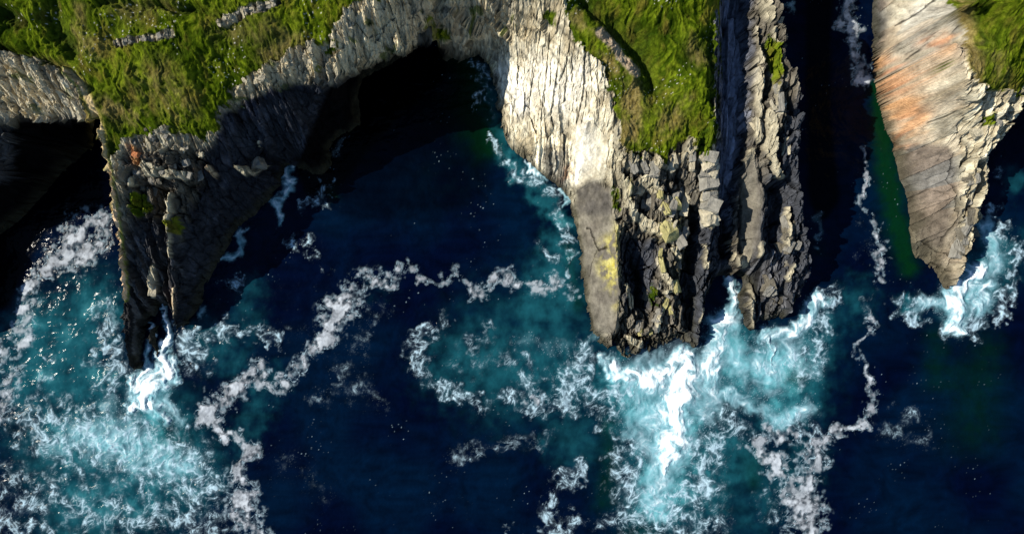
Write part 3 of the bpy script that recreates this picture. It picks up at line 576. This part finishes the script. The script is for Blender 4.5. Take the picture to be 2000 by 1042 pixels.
F_milk = strokes([
 ([(1190, 700, 12), (1210, 735, 16), (1245, 742, 20), (1285, 735, 24), (1325, 698, 18)], 1), ([(1335, 690, 14), (1335, 740, 34), (1325, 790, 34), (1312, 850, 28), (1300, 890, 22)], 1.1), ([(1280, 740, 50), (1330, 740, 60), (1305, 800, 66), (1300, 870, 50)], .62), ([(1290, 920, 40), (1280, 970, 36)], .5), ([(1380, 760, 40), (1370, 800, 30)], .5), ([(1225, 740, 26), (1245, 790, 24)], .5), ([(1235, 850, 14), (1290, 830, 20)], .4), ([(1290, 890, 14), (1300, 915, 6)], .8),
 ([(1425, 545, 8), (1432, 580, 12), (1420, 630, 20), (1398, 670, 22), (1382, 715, 22), (1395, 740, 18)], .85), ([(1430, 700, 40), (1490, 720, 50), (1545, 690, 40), (1575, 720, 24)], .42), ([(1512, 655, 10), (1516, 690, 6), (1512, 700, 5)], .8),
 ([(1500, 655, 12), (1530, 655, 14), (1565, 630, 14), (1590, 600, 14), (1612, 590, 12)], .8), ([(1260, 800, 40), (1290, 880, 34), (1285, 960, 26), (1290, 1000, 20)], .42), ([(1400, 760, 14), (1450, 790, 14), (1530, 820, 16), (1570, 800, 20)], .5),
 ([(326, 600, 3), (322, 650, 7), (322, 700, 13), (320, 730, 16)], 1.1), ([(292, 625, 2), (287, 660, 4), (285, 700, 8), (285, 725, 10)], 1), ([(262, 745, 10), (300, 742, 28), (295, 765, 22), (275, 790, 12), (258, 800, 6)], 1.1),
 ([(310, 790, 16), (318, 820, 9)], .9), ([(335, 780, 12), (350, 820, 10)], .5), ([(340, 690, 5), (342, 740, 8)], .8), ([(240, 850, 44), (150, 850, 34), (300, 890, 40), (370, 910, 30)], .42), ([(230, 780, 14), (215, 800, 20)], .3), ([(200, 860, 14), (240, 880, 10)], .6), ([(110, 870, 26)], .35),
 ([(1905, 440, 8), (1935, 440, 12), (1945, 475, 16), (1938, 520, 18)], .55), ([(1905, 520, 14), (1895, 550, 16), (1870, 580, 20), (1855, 600, 20), (1865, 630, 18), (1880, 640, 10)], 1), ([(1910, 600, 20), (1925, 560, 18)], .75), ([(1800, 590, 14), (1830, 590, 12)], .6),
 ([(575, 325, 7), (560, 355, 10), (545, 395, 9), (542, 425, 6)], .75), ([(470, 455, 8), (462, 475, 8), (445, 510, 8)], .6), ([(388, 605, 8)], .55), ([(1595, 420, 8), (1600, 460, 8)], .25), ([(1542, 15, 6), (1545, 30, 4)], .4), ([(1600, 490, 5)], .3),
 ([(1035, 315, 5), (1045, 338, 6), (1062, 350, 5)], .7), ([(1080, 362, 4), (1098, 380, 5), (1106, 395, 4)], .7), ([(1020, 660, 14), (1110, 690, 12)], .18), ([(668, 275, 8), (660, 290, 6)], .35), ([(617, 345, 4)], .6), ([(232, 640, 8), (215, 600, 5)], .3), ([(1160, 640, 6), (1150, 670, 8)], .3),
 ([(1530, 360, 2)], 0)])
F_lace = strokes([
 ([(60, 830, 40), (140, 850, 60), (240, 860, 60), (330, 900, 60), (400, 950, 50)], 0.70), ([(30, 960, 60), (150, 980, 60), (280, 1010, 60), (420, 1020, 40)], 0.45), ([(90, 700, 14), (85, 760, 14), (100, 800, 20)], 0.41),
 ([(200, 590, 16), (210, 650, 24), (225, 700, 24), (215, 750, 26), (190, 700, 20)], 0.70), ([(20, 1030, 30), (80, 1030, 20)], 0.66), ([(365, 640, 18), (370, 700, 26), (390, 660, 24)], 0.66), ([(420, 640, 18), (460, 655, 12), (500, 640, 12), (535, 665, 12), (510, 672, 8)], 0.70), ([(400, 720, 20)], 0.33),
 ([(560, 475, 10), (590, 480, 10), (610, 470, 8)], 0.57), ([(620, 390, 14), (600, 405, 12), (640, 370, 12), (650, 350, 8)], 0.57), ([(440, 560, 10), (470, 545, 10), (480, 535, 5)], 0.66), ([(610, 500, 8), (630, 520, 8)], 0.41),
 ([(870, 620, 10), (830, 650, 16), (810, 690, 18), (840, 740, 18), (880, 770, 14), (930, 780, 10)], 0.66), ([(950, 640, 16), (900, 700, 30), (1000, 700, 30)], 0.31), ([(930, 790, 14), (1000, 770, 20), (1060, 730, 16), (1000, 690, 10)], 0.45),
 ([(1030, 780, 20), (1040, 800, 12), (1060, 790, 14)], 0.66), ([(1150, 660, 12), (1140, 700, 24), (1110, 740, 26), (1100, 790, 22), (1130, 770, 24), (1180, 770, 24)], 0.82), ([(1200, 780, 30), (1180, 830, 16)], 0.57), ([(880, 890, 20), (960, 870, 20), (1060, 860, 20)], 0.29),
 ([(1080, 960, 14), (1100, 930, 14), (1140, 900, 12), (1070, 990, 14), (1090, 1030, 20), (1130, 1020, 20)], 0.61), ([(1230, 880, 30), (1220, 930, 36), (1250, 1000, 40), (1320, 1000, 50), (1370, 940, 40), (1380, 860, 36)], 0.74), ([(1200, 1030, 30), (1400, 1030, 40)], 0.41),
 ([(1400, 800, 30), (1440, 850, 24)], 0.49), ([(1560, 720, 34), (1590, 690, 26), (1600, 640, 22), (1620, 580, 20)], 0.70), ([(1550, 820, 20), (1590, 850, 16)], 0.66), ([(1500, 1010, 20), (1490, 960, 14)], 0.41), ([(1640, 570, 12), (1630, 600, 12)], 0.41), ([(1500, 700, 60)], 0.41),
 ([(925, 128, 10), (945, 145, 12), (955, 180, 8), (965, 230, 6)], 0.49), ([(960, 280, 8), (985, 310, 8), (1010, 335, 12), (1050, 360, 12), (1080, 385, 10), (1100, 420, 10), (1110, 470, 9), (1110, 520, 8)], 0.70), ([(935, 190, 6), (920, 210, 4)], 0.41),
 ([(1060, 490, 16), (1080, 510, 12)], 0.41), ([(1940, 410, 12), (1965, 440, 14), (1980, 490, 14), (1975, 560, 14), (1950, 590, 14), (1960, 630, 8)], 0.70), ([(1930, 490, 26)], 0.41), ([(1750, 590, 10), (1770, 615, 16), (1800, 625, 12), (1780, 580, 10)], 0.74), ([(1710, 560, 10), (1690, 600, 14)], 0.25),
 ([(1860, 640, 20), (1900, 630, 20), (1930, 620, 12)], 0.66), ([(1760, 800, 14), (1800, 850, 30), (1720, 840, 20)], 0.29), ([(1950, 350, 12), (1960, 330, 8)], 0.33), ([(620, 780, 24), (700, 750, 30), (740, 790, 20)], 0.25), ([(560, 900, 50), (640, 960, 40)], 0.15), ([(1680, 420, 12), (1700, 500, 24)], 0.16),
 ([(820, 960, 20), (900, 1000, 30)], 0.10), ([(740, 600, 20), (660, 740, 20)], 0.25), ([(690, 700, 40), (560, 640, 20)], 0.16), ([(1110, 1030, 20)], 0.57)])
F_teal = strokes([
 ([(60, 640, 60), (120, 680, 80), (180, 600, 60), (60, 740, 60), (180, 740, 60)], .62), ([(150, 860, 110), (280, 860, 100), (360, 920, 70), (180, 980, 100)], .6), ([(400, 660, 50), (450, 700, 36)], .35),
 ([(290, 780, 40), (320, 860, 50)], .8), ([(1100, 580, 50), (1095, 470, 30), (1060, 620, 70)], .5), ([(1000, 700, 110), (1110, 720, 90), (900, 710, 70)], .45), ([(1130, 860, 60)], .35), ([(1200, 740, 40), (1250, 800, 60), (1320, 820, 60), (1300, 920, 70), (1290, 980, 60)], .9),
 ([(1300, 1000, 60), (1380, 960, 60), (1400, 860, 60), (1450, 900, 50)], .5), ([(1420, 650, 30), (1450, 720, 60), (1540, 730, 60), (1520, 790, 40)], .95), ([(1560, 780, 50), (1600, 640, 40)], .5), ([(1670, 590, 40)], .35), ([(1460, 1000, 60), (1560, 900, 50)], .3),
 ([(1940, 500, 50), (1880, 600, 40)], .6), ([(1985, 350, 30)], .3), ([(955, 140, 16), (960, 220, 18), (985, 300, 20), (1060, 380, 22), (1100, 440, 22)], .55), ([(880, 330, 90)], .08), ([(1130, 800, 40), (1080, 860, 30)], .3), ([(490, 560, 30), (480, 640, 40)], .25), ([(530, 740, 30), (470, 860, 30)], .3), ([(740, 560, 30)], .15), ([(1780, 600, 24)], .5)])
F_green = strokes([
 ([(900, 125, 26), (925, 150, 34), (920, 210, 40), (945, 280, 28)], 1.3), ([(860, 200, 40)], .3), ([(1715, 170, 14), (1720, 240, 16), (1728, 300, 18), (1738, 360, 20), (1748, 420, 20), (1765, 480, 20), (1775, 520, 16)], 1.3), ([(645, 365, 12), (650, 380, 10)], .9),
 ([(1830, 660, 22), (1830, 740, 26), (1900, 740, 40), (1930, 680, 30), (1900, 830, 50)], .42), ([(1185, 830, 14), (1190, 900, 16), (1180, 980, 20)], .5), ([(1560, 720, 16), (1555, 735, 18)], .8), ([(1470, 900, 20), (1470, 940, 16)], .4), ([(1250, 1040, 40)], .3), ([(330, 860, 30)], .35), ([(1110, 480, 10), (1130, 600, 10)], .5), ([(1600, 490, 16)], .3)])
#@END
SS = 0.10
sx0, sx1, sy0, sy1 = -84.0, 84.0, -46.0, 50.0
mx = int((sx1 - sx0) / SS); my = int((sy1 - sy0) / SS)
SX, SY = np.meshgrid((sx0 + SS * np.arange(mx)).astype(f32), (sy0 + SS * np.arange(my)).astype(f32))
def sea_fields(SX, SY):
    k = f32(K / H)
    def swirl(levels, s0):
        ax, ay = SX.copy(), SY.copy()
        for i, (sc, am) in enumerate(levels):
            p = perlin(ax / sc, ay / sc, s0 + i * 4); e = .07
            dx_ = (perlin((ax + e) / sc, ay / sc, s0 + i * 4) - p) / e * am * sc; dy_ = (perlin(ax / sc, (ay + e) / sc, s0 + i * 4) - p) / e * am * sc
            ax = ax + dy_; ay = ay - dx_
        return ax, ay
    ax, ay = swirl(((6.0, .45), (3.0, .30), (1.5, .16), (.8, .07)), 130)
    w1 = fbm(SX / 1.6, SY / 1.6, 5, 141) * 16; w2 = fbm(SX / 1.6, SY / 1.6, 5, 147) * 16
    px = 1000 + SX * k; py = 521 - SY * k
    sw1 = (ax - SX) * 10; sw2 = (ay - SY) * -10
    D = look(F_dense, px + w1 + sw1, py + w2 + sw2)
    M = look(F_milk, px + w1 + sw1, py + w2 + sw2)
    Lc = look(F_lace, px + w1 * 1.8 + sw1, py + w2 * 1.8 + sw2)
    T = look(F_teal, px + w1 * 2, py + w2 * 2); G = look(F_green, px + w1 * .5, py + w2 * .5)
    bn = fbm(SX / 2.2, SY / 2.2, 4, 151); bm = fbm(SX / .45, SY / .45, 3, 155); bo = fbm(SX / 1.0, SY / 1.0, 3, 157)
    # lace: threads of foam round cells, torn and swirled
    jx = ax + fbm(SX / .8, SY / .8, 3, 158) * .30; jy = ay + fbm(SX / .8, SY / .8, 3, 159) * .30
    va = voro(jx / 2.5, jy / 2.5, 21); vb = voro(jx / 1.15, jy / 1.15, 23); vc = voro(jx / .48, jy / .48, 29)
    dens = Lc * (1 + bn * 1.5 + bo * .35)
    dd = np.clip(dens, 0, 1.3)
    def web_(v, w, s0):                                      # thread width varies along its run
        e = v[1] - v[0]; ww = w * (.35 + 1.0 * dd) * (1 + 1.2 * perlin(jx / .7, jy / .7, s0)).clip(.15, 2)
        return sst(1, .15, e / ww)
    web = np.maximum(np.maximum(web_(va, .085, 301) * 1.0, web_(vb, .12, 303) * .85 * sst(-.15, .1, bn + bo * .5)), web_(vc, .20, 305) * .5 * sst(0, .25, bo))
    wisp = sst(.11, .0, np.abs(perlin(jx / 1.5, jy / 1.5, 161))) * .75 * sst(-.05, .2, bn)
    web = np.maximum(web, wisp)
    lace = web * sst(.16, .60, dens) * (.55 + .45 * sst(-.1, .35, bo)) + sst(.12, .9, dens) * (sst(.55, 0, va[1] - va[0]) * .22 + sst(.5, 0, vb[1] - vb[0]) * .14 * (1 + bo)) * (1 + bo)
    lace = np.maximum(lace, sst(.7, 1.4, dens + bo * .9) * .6)
    # dense rafts: billowing cream foam, torn at the edges
    bil = np.abs(perlin(SX / .95 + w1 * .02, SY / .95, 171)) * 1.1 + np.abs(perlin(SX / .45, SY / .45 + w1 * .02, 173)) * .5 + np.abs(perlin(SX / .22, SY / .22, 174)) * .25
    Dd = D * (.84 + bn * 1.5 + perlin(SX / 4.5, SY / 4.5, 178) * .55)
    e0 = Dd + (bo * 1.15 + bm * .18) * sst(0, .25, D) * .8
    dn = sst(.46, .74, e0)
    veil = sst(.12, .6, e0) * (.25 + .4 * sst(-.2, .4, bm * .4 + bo)) * .8
    tear = sst(.08, .40, Dd) * web * .75
    body = .68 + .32 * sst(.05, .8, bil + perlin(SX / 2, SY / 2, 177) * .5)
    thin = .62 + .38 * sst(-.3, .25, fbm(SX / 3.5, SY / 3.5, 3, 179))
    dense = np.maximum(np.maximum(dn * body * sst(.25, 1.0, e0) * thin * (.42 + .52 * np.maximum(web, sst(.65, 1.1, e0))), veil * .8), tear)
    # milky surf running off the rocks, drawn out in strands
    st = fbm(ax / 1.3, ay / 2.4, 5, 181); s2 = ridged(jx / 1.6, jy / 3.2, 4, 185); s3 = ridged(jx / .6, jy / 1.1, 3, 187)
    env = sst(.02, .45, M)
    m0 = M * (1 + st * 1.1) + ((s2 - .5) * .42 + (s3 - .5) * .20) * env + bn * .35 * env
    milk = sst(.0, 1.35, m0)
    milk = np.maximum(milk, web * sst(.2, .6, M) * .6)
    # specks: painted sun glints on open water, droplets by foam and surf
    cl = sst(.0, .4, fbm(SX / 6, SY / 6, 3, 191) - .08)
    vs = voro(SX / .5, SY / .5, 25); v2 = voro(SX / .27, SY / .27, 27)
    speck = sst(.15, .03, vs[0] + bm * .16) * sst(.78, 1.0, vs[4]) * cl * .7 + sst(.22, .05, v2[0] + bm * .2) * (v2[4] > .6) * sst(.06, .3, dens + D * .5 + bm * .15) * .2
    speck = np.maximum(speck, sst(.24, .08, v2[0] + bm * .15) * (v2[4] > .45) * sst(.04, .14, M) * sst(.5, .2, M) * .5)
    foam = np.clip(np.maximum(np.maximum(lace, dense), np.maximum(milk, speck)), 0, 1)
    return foam, dense, milk, lace, T, G, D, M, Lc, bil, st, bn, dn
foam, dense, milk, lace, T, G, D_, M_, L_, bil, stn, bn, dn = sea_fields(SX, SY)
s1 = sst(0, 1, 1)
o3 = np.ones(SX.shape + (1,), f32)
deep = mixc(o3 * C(.0001, .0012, .0085), o3 * C(.0002, .0042, .0150), sst(-.4, .4, fbm(SX / 14, SY / 14, 3, 201)))
deep = deep * (1 + .7 * fbm(SX / 2.6 + fbm(SX / 8, SY / 8, 2, 202) * 2, SY / 1.5, 4, 203))[..., None].clip(.25, 2)
cal = lambda a: np.clip(a, 0, 1)
aer = cal(T * (.85 + fbm(SX / 2.5, SY / 2.5, 4, 205) * .8))
wc = mixc(deep, o3 * C(.006, .060, .080), sst(0, .62, aer))
wc = mixc(wc, o3 * C(.07, .30, .34), sst(.5, 1.25, aer + L_ * .25 + milk * .4) * .75)
gg = cal(G * (.9 + fbm(SX / 2, SY / 2, 3, 209) * .5))
wc = mixc(wc, o3 * C(.0008, .017, .004), gg * .85)
bub = cal(sst(.08, .7, M_) * .95)                                 # water whitened by bubbles
wc = mixc(wc, o3 * C(.22, .50, .58), bub * (.55 + stn * .6).clip(0, 1))
wc = wc * (1 - .62 * look(M_cove, 1000 + SX * f32(K / H), 521 - SY * f32(K / H)))[..., None]  # lit cove water painted darker to soften the shadow edge below the cave
blk = look(M_black_shade, 1000 + SX * f32(K / H), 521 - SY * f32(K / H))
wc = wc * (1 - .85 * sst(.1, .8, blk)[..., None])  # shadowed water painted near black
white = np.clip(sst(.25, 1, milk) , 0, 1)
fc = mixc(o3 * C(.33, .46, .54), o3 * C(.43, .47, .52), dn)
fc = mixc(fc, o3 * C(.90, .93, .95), white)
SC = wc + (fc - wc) * cal(foam)[..., None] ** 1.1
# swell, chop and the thickness of the foam
SZ = fbm(SX / 9, SY / 5, 3, 221) * .25 + fbm(SX / 1.7, SY / 1.2, 4, 225) * .085 + fbm(SX / .5, SY / .4, 2, 231) * .02
SZ += dn * (.03 + .05 * bil) + sst(.25, 1.1, M_) * (.3 + .35 * np.abs(stn) + .10 * bil) + lace * .06
churn = sst(.15, .9, L_ + T * .4)
SZ += churn * ridged(SX / 2.2, SY / 1.9, 2, 241) * .16
ef = sst(0, 3, np.minimum(np.minimum(SX - sx0, sx0 * -1 - SX), np.minimum(SY - sy0, SY[-1, 0] - SY)))
SZ *= ef
SR = lerp(.12, .75, cal(foam * 1.5))
def sea_mat():
    m, t, p = new_mat("sea_water")
    a = nd(t, "ShaderNodeAttribute", attribute_name="tone"); r = nd(t, "ShaderNodeAttribute", attribute_name="rough")
    t.links.new(a.outputs["Color"], p.inputs["Base Color"]); t.links.new(r.outputs["Fac"], p.inputs["Roughness"])
    p.inputs["IOR"].default_value = 1.33; p.inputs["Specular IOR Level"].default_value = .07
    tc = nd(t, "ShaderNodeTexCoord"); n = nd(t, "ShaderNodeTexNoise", Scale=3.2, Detail=6.0, Roughness=.6)
    t.links.new(tc.outputs["Object"], n.inputs["Vector"])
    b = nd(t, "ShaderNodeBump", Strength=.18, Distance=.12); t.links.new(n.outputs[0], b.inputs["Height"]); t.links.new(b.outputs[0], p.inputs["Normal"])
    return m
MAT_SEA = sea_mat()
allc = np.ones((my - 1, mx - 1), bool)
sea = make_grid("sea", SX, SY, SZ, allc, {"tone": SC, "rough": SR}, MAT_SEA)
tag(sea, "deep blue sea with teal churned water round the headlands", "sea", "structure")
# rafts of foam floating on the sea
fk = cell(dn) > .5
PXs = cell(1000 + SX * f32(K / H)); PYs = cell(521 - SY * f32(K / H))
surf = (cell(milk) > .45) & ~fk
lift = {"tone": SC, "rough": SR}
for nm, m, lab, cat in (
    ("sea_foam", fk & (PXs < 260) & (PYs < 830), "thick white foam raft and streak in the left inlet", "foam"),
    ("sea_foam", fk & (PXs >= 260) & (PXs < 1140) & (PYs < 1042), "long curving streak of cream foam crossing the open cove", "foam"),
    ("sea_foam", fk & (PXs > 1440) & (PYs > 700), "broad foam raft drifting at the lower right", "foam"),
    ("sea_foam", fk & (PXs > 1600) & (PYs <= 700), "thin foam trail along the narrow channel", "foam"),
    ("surf", surf & (PXs < 420), "white surf pouring off the fins of the left headland", "surf"),
    ("surf", surf & (PXs > 1140) & (PXs < 1660) & (PYs > 500), "big white surf bursting at the tip of the central headland", "surf"),
    ("surf", surf & (PXs > 1740), "white surf breaking round the tip of the right headland", "surf")):
    if m.any():
        o = make_grid(nm, SX, SY, SZ + .02, m, lift, MAT_SEA); tag(o, lab, cat, "stuff")
# open sea beyond
me = bpy.data.meshes.new("open_sea"); R = 2500.0
xs = [-R, sx0, float(SX[0, -1]), R]; ys = [-R, sy0, float(SY[-1, 0]), R]
vs = [(x, y, 0) for y in ys for x in xs]
fs = [(j * 4 + i, j * 4 + i + 1, j * 4 + i + 5, j * 4 + i + 4) for j in range(3) for i in range(3) if not (i == 1 and j == 1)]
me.from_pydata(vs, [], fs); mm, t_, p_ = new_mat("open_sea"); p_.inputs["Base Color"].default_value = (.001, .006, .018, 1); p_.inputs["Roughness"].default_value = .2; p_.inputs["Specular IOR Level"].default_value = .25
me.materials.append(mm); o = bpy.data.objects.new("open_sea", me); COL.objects.link(o)
tag(o, "open dark blue sea beyond the bays", "sea", "structure")

# ------------------------------------------------------------------ rock slabs lying bare on the cliffs
def surface(px, py):
    """the point of the relief seen at px, py of the drawing"""
    h = 10.0
    for _ in range(30):
        x, y = W(px, py, h)
        i = int(np.clip((x - GX0) / ST, 1, nx - 2)); j = int(np.clip((y - GY0) / ST, 1, ny - 2))
        h = h * .5 + max(0.0, float(Z[j, i])) * .5
    return x, y, h
def slab(poly, label, up=.16):
    w = [surface(*p)[:2] for p in poly]
    m = inside(w, GX, GY)
    soft = blur(m.astype(f32), 3)
    rows, cols = np.nonzero(m); j0, j1, i0, i1 = rows.min() - 4, rows.max() + 5, cols.min() - 4, cols.max() + 5
    q = (slice(j0, j1), slice(i0, i1))
    VZ = Z[q] + up * sst(.35, .6, soft[q]) - .3 * sst(.45, .1, soft[q])
    k = cell(soft[q]) > .12
    o = make_grid("rock_slab", VX[q], VY[q], VZ, k, {"tone": LC[q]}, MAT_ROCK, True)
    return tag(o, label, "rock slab")
slab([(1128, 380), (1160, 362), (1190, 378), (1200, 440), (1209, 560), (1203, 640), (1196, 650), (1162, 648), (1152, 600), (1139, 500), (1126, 420)],
     "long smooth grey slab with yellow lichen and a bent crack beside the cove")
slab([(1118, 368), (1142, 240), (1160, 238), (1188, 272), (1182, 352), (1160, 356), (1128, 374)], "bright cream slab directly above the grey lichened slab")
slab([(1456, 330), (1474, 310), (1486, 372), (1482, 466), (1452, 516), (1447, 440)], "narrow smooth slab on the ridge between the dark gully and the channel")
slab([(1452, 540), (1490, 548), (1474, 600), (1478, 650), (1458, 650), (1450, 600)], "low brown slab beside the foaming inlet at the ridge foot")
slab([(1772, 290), (1848, 290), (1862, 340), (1850, 390), (1795, 398), (1765, 350)], "dark grey smooth slab in the middle of the right headland face")

# ------------------------------------------------------------------ loose and standing blocks
rng = random.Random(11)
def stone_mesh(seed):
    """a jointed block: a skewed box with corners knocked off and ledges split along its beds"""
    r = random.Random(seed); bm = bmesh.new()
    sk = r.uniform(-.25, .25); top = r.uniform(.55, .95)
    for z in (-1, 1):
        k = 1 if z < 0 else top
        for x, y in ((-1, -1), (1, -1), (1, 1), (-1, 1)):
            p = Vector((x * .62 * k + sk * z + r.uniform(-.16, .16), y * .66 * k + r.uniform(-.2, .2), z * .45 + r.uniform(-.14, .14)))
            bm.verts.new(p)
            if r.random() < .35: bm.verts.new(p * r.uniform(.9, 1.0) + Vector((r.uniform(-.25, .25), r.uniform(-.25, .25), 0)))
    res = bmesh.ops.convex_hull(bm, input=bm.verts)
    bmesh.ops.delete(bm, geom=[e for e in res["geom_interior"] if isinstance(e, bmesh.types.BMVert)], context='VERTS')
    bmesh.ops.dissolve_limit(bm, angle_limit=.15, verts=bm.verts[:], edges=bm.edges[:])
    bmesh.ops.triangulate(bm, faces=bm.faces[:])
    bmesh.ops.subdivide_edges(bm, edges=bm.edges[:], cuts=2, use_grid_fill=True)
    for v in bm.verts: v.co += v.co.normalized() * (r.uniform(-1, 1) * .04 + (.05 if int(v.co.x * 5 + seed) % 2 else -.03))
    me = bpy.data.meshes.new("boulder"); bm.to_mesh(me); bm.free(); return me
def stone_set(name, col, seeds):
    mt = rocky(name, .6, 1.4, 1.4, 6.0, .7, (1, 1, 1), .95, False, col); out = []
    for s_ in seeds:
        me = stone_mesh(s_); me.materials.append(mt); out.append(me)
    return out
SETS = {"grey": stone_set("grey_stone", (.20, .19, .165), range(6)), "pale": stone_set("pale_stone", (.38, .34, .25), range(10, 16)),
        "dark": stone_set("dark_stone", (.12, .108, .085), range(20, 26)), "rust": stone_set("rusty_stone", (.42, .16, .07), range(30, 32)),
        "yellow": stone_set("lichened_stone", (.32, .29, .13), range(40, 43))}
def stone(px, py, size, kind, label, group=None, ratio=(1, 1, 1), rz=None, sink=.42):
    x, y, h = surface(px, py)
    o = bpy.data.objects.new("boulder", rng.choice(SETS[kind])); COL.objects.link(o)
    o.location = (x, y, h + size * ratio[2] * (.35 - sink)); o.scale = (size * ratio[0], size * ratio[1], size * ratio[2])
    o.rotation_euler = (rng.uniform(-.3, .3), rng.uniform(-.3, .3), rng.uniform(-.5, .5) if rz is None else rz)
    return tag(o, label, "boulder", None, group)
ORD = ["zero"]
for t_ in range(0, 40, 10):
    for u_ in range(10):
        if t_ + u_ == 0: continue
        one_ = ["", "first", "second", "third", "fourth", "fifth", "sixth", "seventh", "eighth", "ninth"]
        teen = ["tenth", "eleventh", "twelfth", "thirteenth", "fourteenth", "fifteenth", "sixteenth", "seventeenth", "eighteenth", "nineteenth"]
        ORD.append(one_[u_] if t_ == 0 else teen[u_] if t_ == 10 else ({20: "twenty", 30: "thirty"}[t_] + "-" + one_[u_] if u_ else {20: "twentieth", 30: "thirtieth"}[t_]))
def along(pts, n, spread, sizes, kinds, what, group, ratio=(1, 1, 1)):
    spots = []
    for _ in range(n):
        k = rng.randrange(len(pts) - 1); t = rng.random()
        spots.append((pts[k][0] + (pts[k + 1][0] - pts[k][0]) * t + rng.gauss(0, spread), pts[k][1] + (pts[k + 1][1] - pts[k][1]) * t + rng.gauss(0, spread)))
    wide = max(p[0] for p in spots) - min(p[0] for p in spots) > max(p[1] for p in spots) - min(p[1] for p in spots)
    spots.sort(key=lambda p: p[0] if wide else p[1])
    for q, (px, py) in enumerate(spots):
        kd = rng.choice(kinds)
        stone(px, py, rng.uniform(*sizes), kd, "%s, %s from the %s among the %s" % ({"grey": "grey", "pale": "pale", "dark": "dark", "yellow": "yellowish"}[kd] + " " + what, ORD[q + 1], "left" if wide else "top", group), group, ratio)
along([(225, 85), (262, 80), (300, 76), (338, 68)], 26, 3, (.2, .42), ["grey", "pale"], "small stone", "stones of the shorter stone band")
along([(425, 44), (470, 30), (510, 16), (540, 6)], 26, 4, (.2, .46), ["grey", "pale"], "small stone", "stones of the longer stone band")
along([(245, 290), (290, 262), (340, 275), (390, 300)], 34, 10, (.22, .55), ["grey", "pale", "dark"], "stone", "stones below the left headland's grass")
along([(260, 330), (300, 360), (360, 340), (390, 310)], 18, 14, (.3, .8), ["grey", "dark"], "block", "blocks on the left headland's bare crest", (.9, 1.2, .8))
along([(490, 165), (560, 130), (640, 95), (700, 60)], 34, 9, (.2, .55), ["pale"], "rubble", "pale rubble above the sea cave", (.9, 1.2, .9))
along([(1225, 330), (1300, 330), (1350, 300)], 16, 10, (.4, 1.0), ["pale", "grey"], "stone", "stones below the central grass", (.62, 1.5, .9))
along([(1240, 380), (1290, 400), (1340, 380), (1330, 450), (1270, 440)], 24, 14, (.6, 1.5), ["grey", "dark", "pale", "yellow"], "block", "blocks amid the central headland", (.6, 1.5, .9))
along([(1384, 270), (1386, 320), (1386, 380), (1384, 440)], 18, 5, (.8, 1.5), ["pale", "grey"], "block", "blocks of the column beside the dark gully", (1.0, 1.0, 1.0))
along([(1290, 480), (1320, 520), (1310, 570), (1280, 620), (1240, 660), (1330, 610)], 26, 14, (.4, 1.0), ["grey", "dark", "yellow"], "block", "blocks at the central headland's tip", (.62, 1.5, .9))
along([(1495, 20), (1525, 90), (1535, 150), (1520, 210), (1525, 300)], 26, 9, (.4, 1.1), ["grey", "pale"], "stone", "stones along the ridge beside the channel", (.6, 1.7, .9))
along([(1535, 400), (1545, 470), (1530, 540), (1500, 580)], 22, 10, (.4, 1.0), ["grey", "dark"], "stone", "stones near the ridge tip", (.75, 1.4, .9))
along([(1920, 250), (1960, 215), (1990, 195)], 14, 9, (.4, .9), ["pale", "grey"], "stone", "stones below the right headland's grass")
along([(1905, 320), (1895, 400), (1880, 470), (1868, 530)], 18, 8, (.5, 1.2), ["grey", "dark"], "block", "blocks on the right headland's seaward edge", (.7, 1.5, 1.0))
stone(264, 302, .62, "rust", "orange rusty boulder on the left headland just under the grass", ratio=(1.2, 1, .8))
stone(500, 318, 1.3, "grey", "large grey knob of rock standing out of the shaded cliff over blue foam", ratio=(1.2, 1.0, 1.2))
stone(303, 560, 1.0, "pale", "pale flat block wedged between the fins of the left headland", ratio=(.8, 1.6, .6))
stone(1246, 365, 1.3, "pale", "big cream block at the top left of the central headland's rocks", ratio=(1.2, 1.2, .9))
stone(1305, 445, 1.6, "yellow", "largest yellow lichened block in the middle of the central headland", ratio=(1.0, 1.4, .9), rz=.6)
stone(1320, 560, 1.0, "yellow", "long yellowish block low on the central headland", ratio=(.8, 1.4, .9), rz=.3)
stone(1385, 425, 1.6, "pale", "big square block topping the lower end of the column by the gully", ratio=(1.2, 1.1, .9), rz=0)
stone(1482, 245, 1.2, "pale", "pinkish white block on the ridge crest halfway down the channel", ratio=(1, 1.2, .9))
stone(1915, 255, 1.1, "pale", "cream boulder with rusty tint at the inner corner of the right headland", ratio=(1.2, 1, .9))
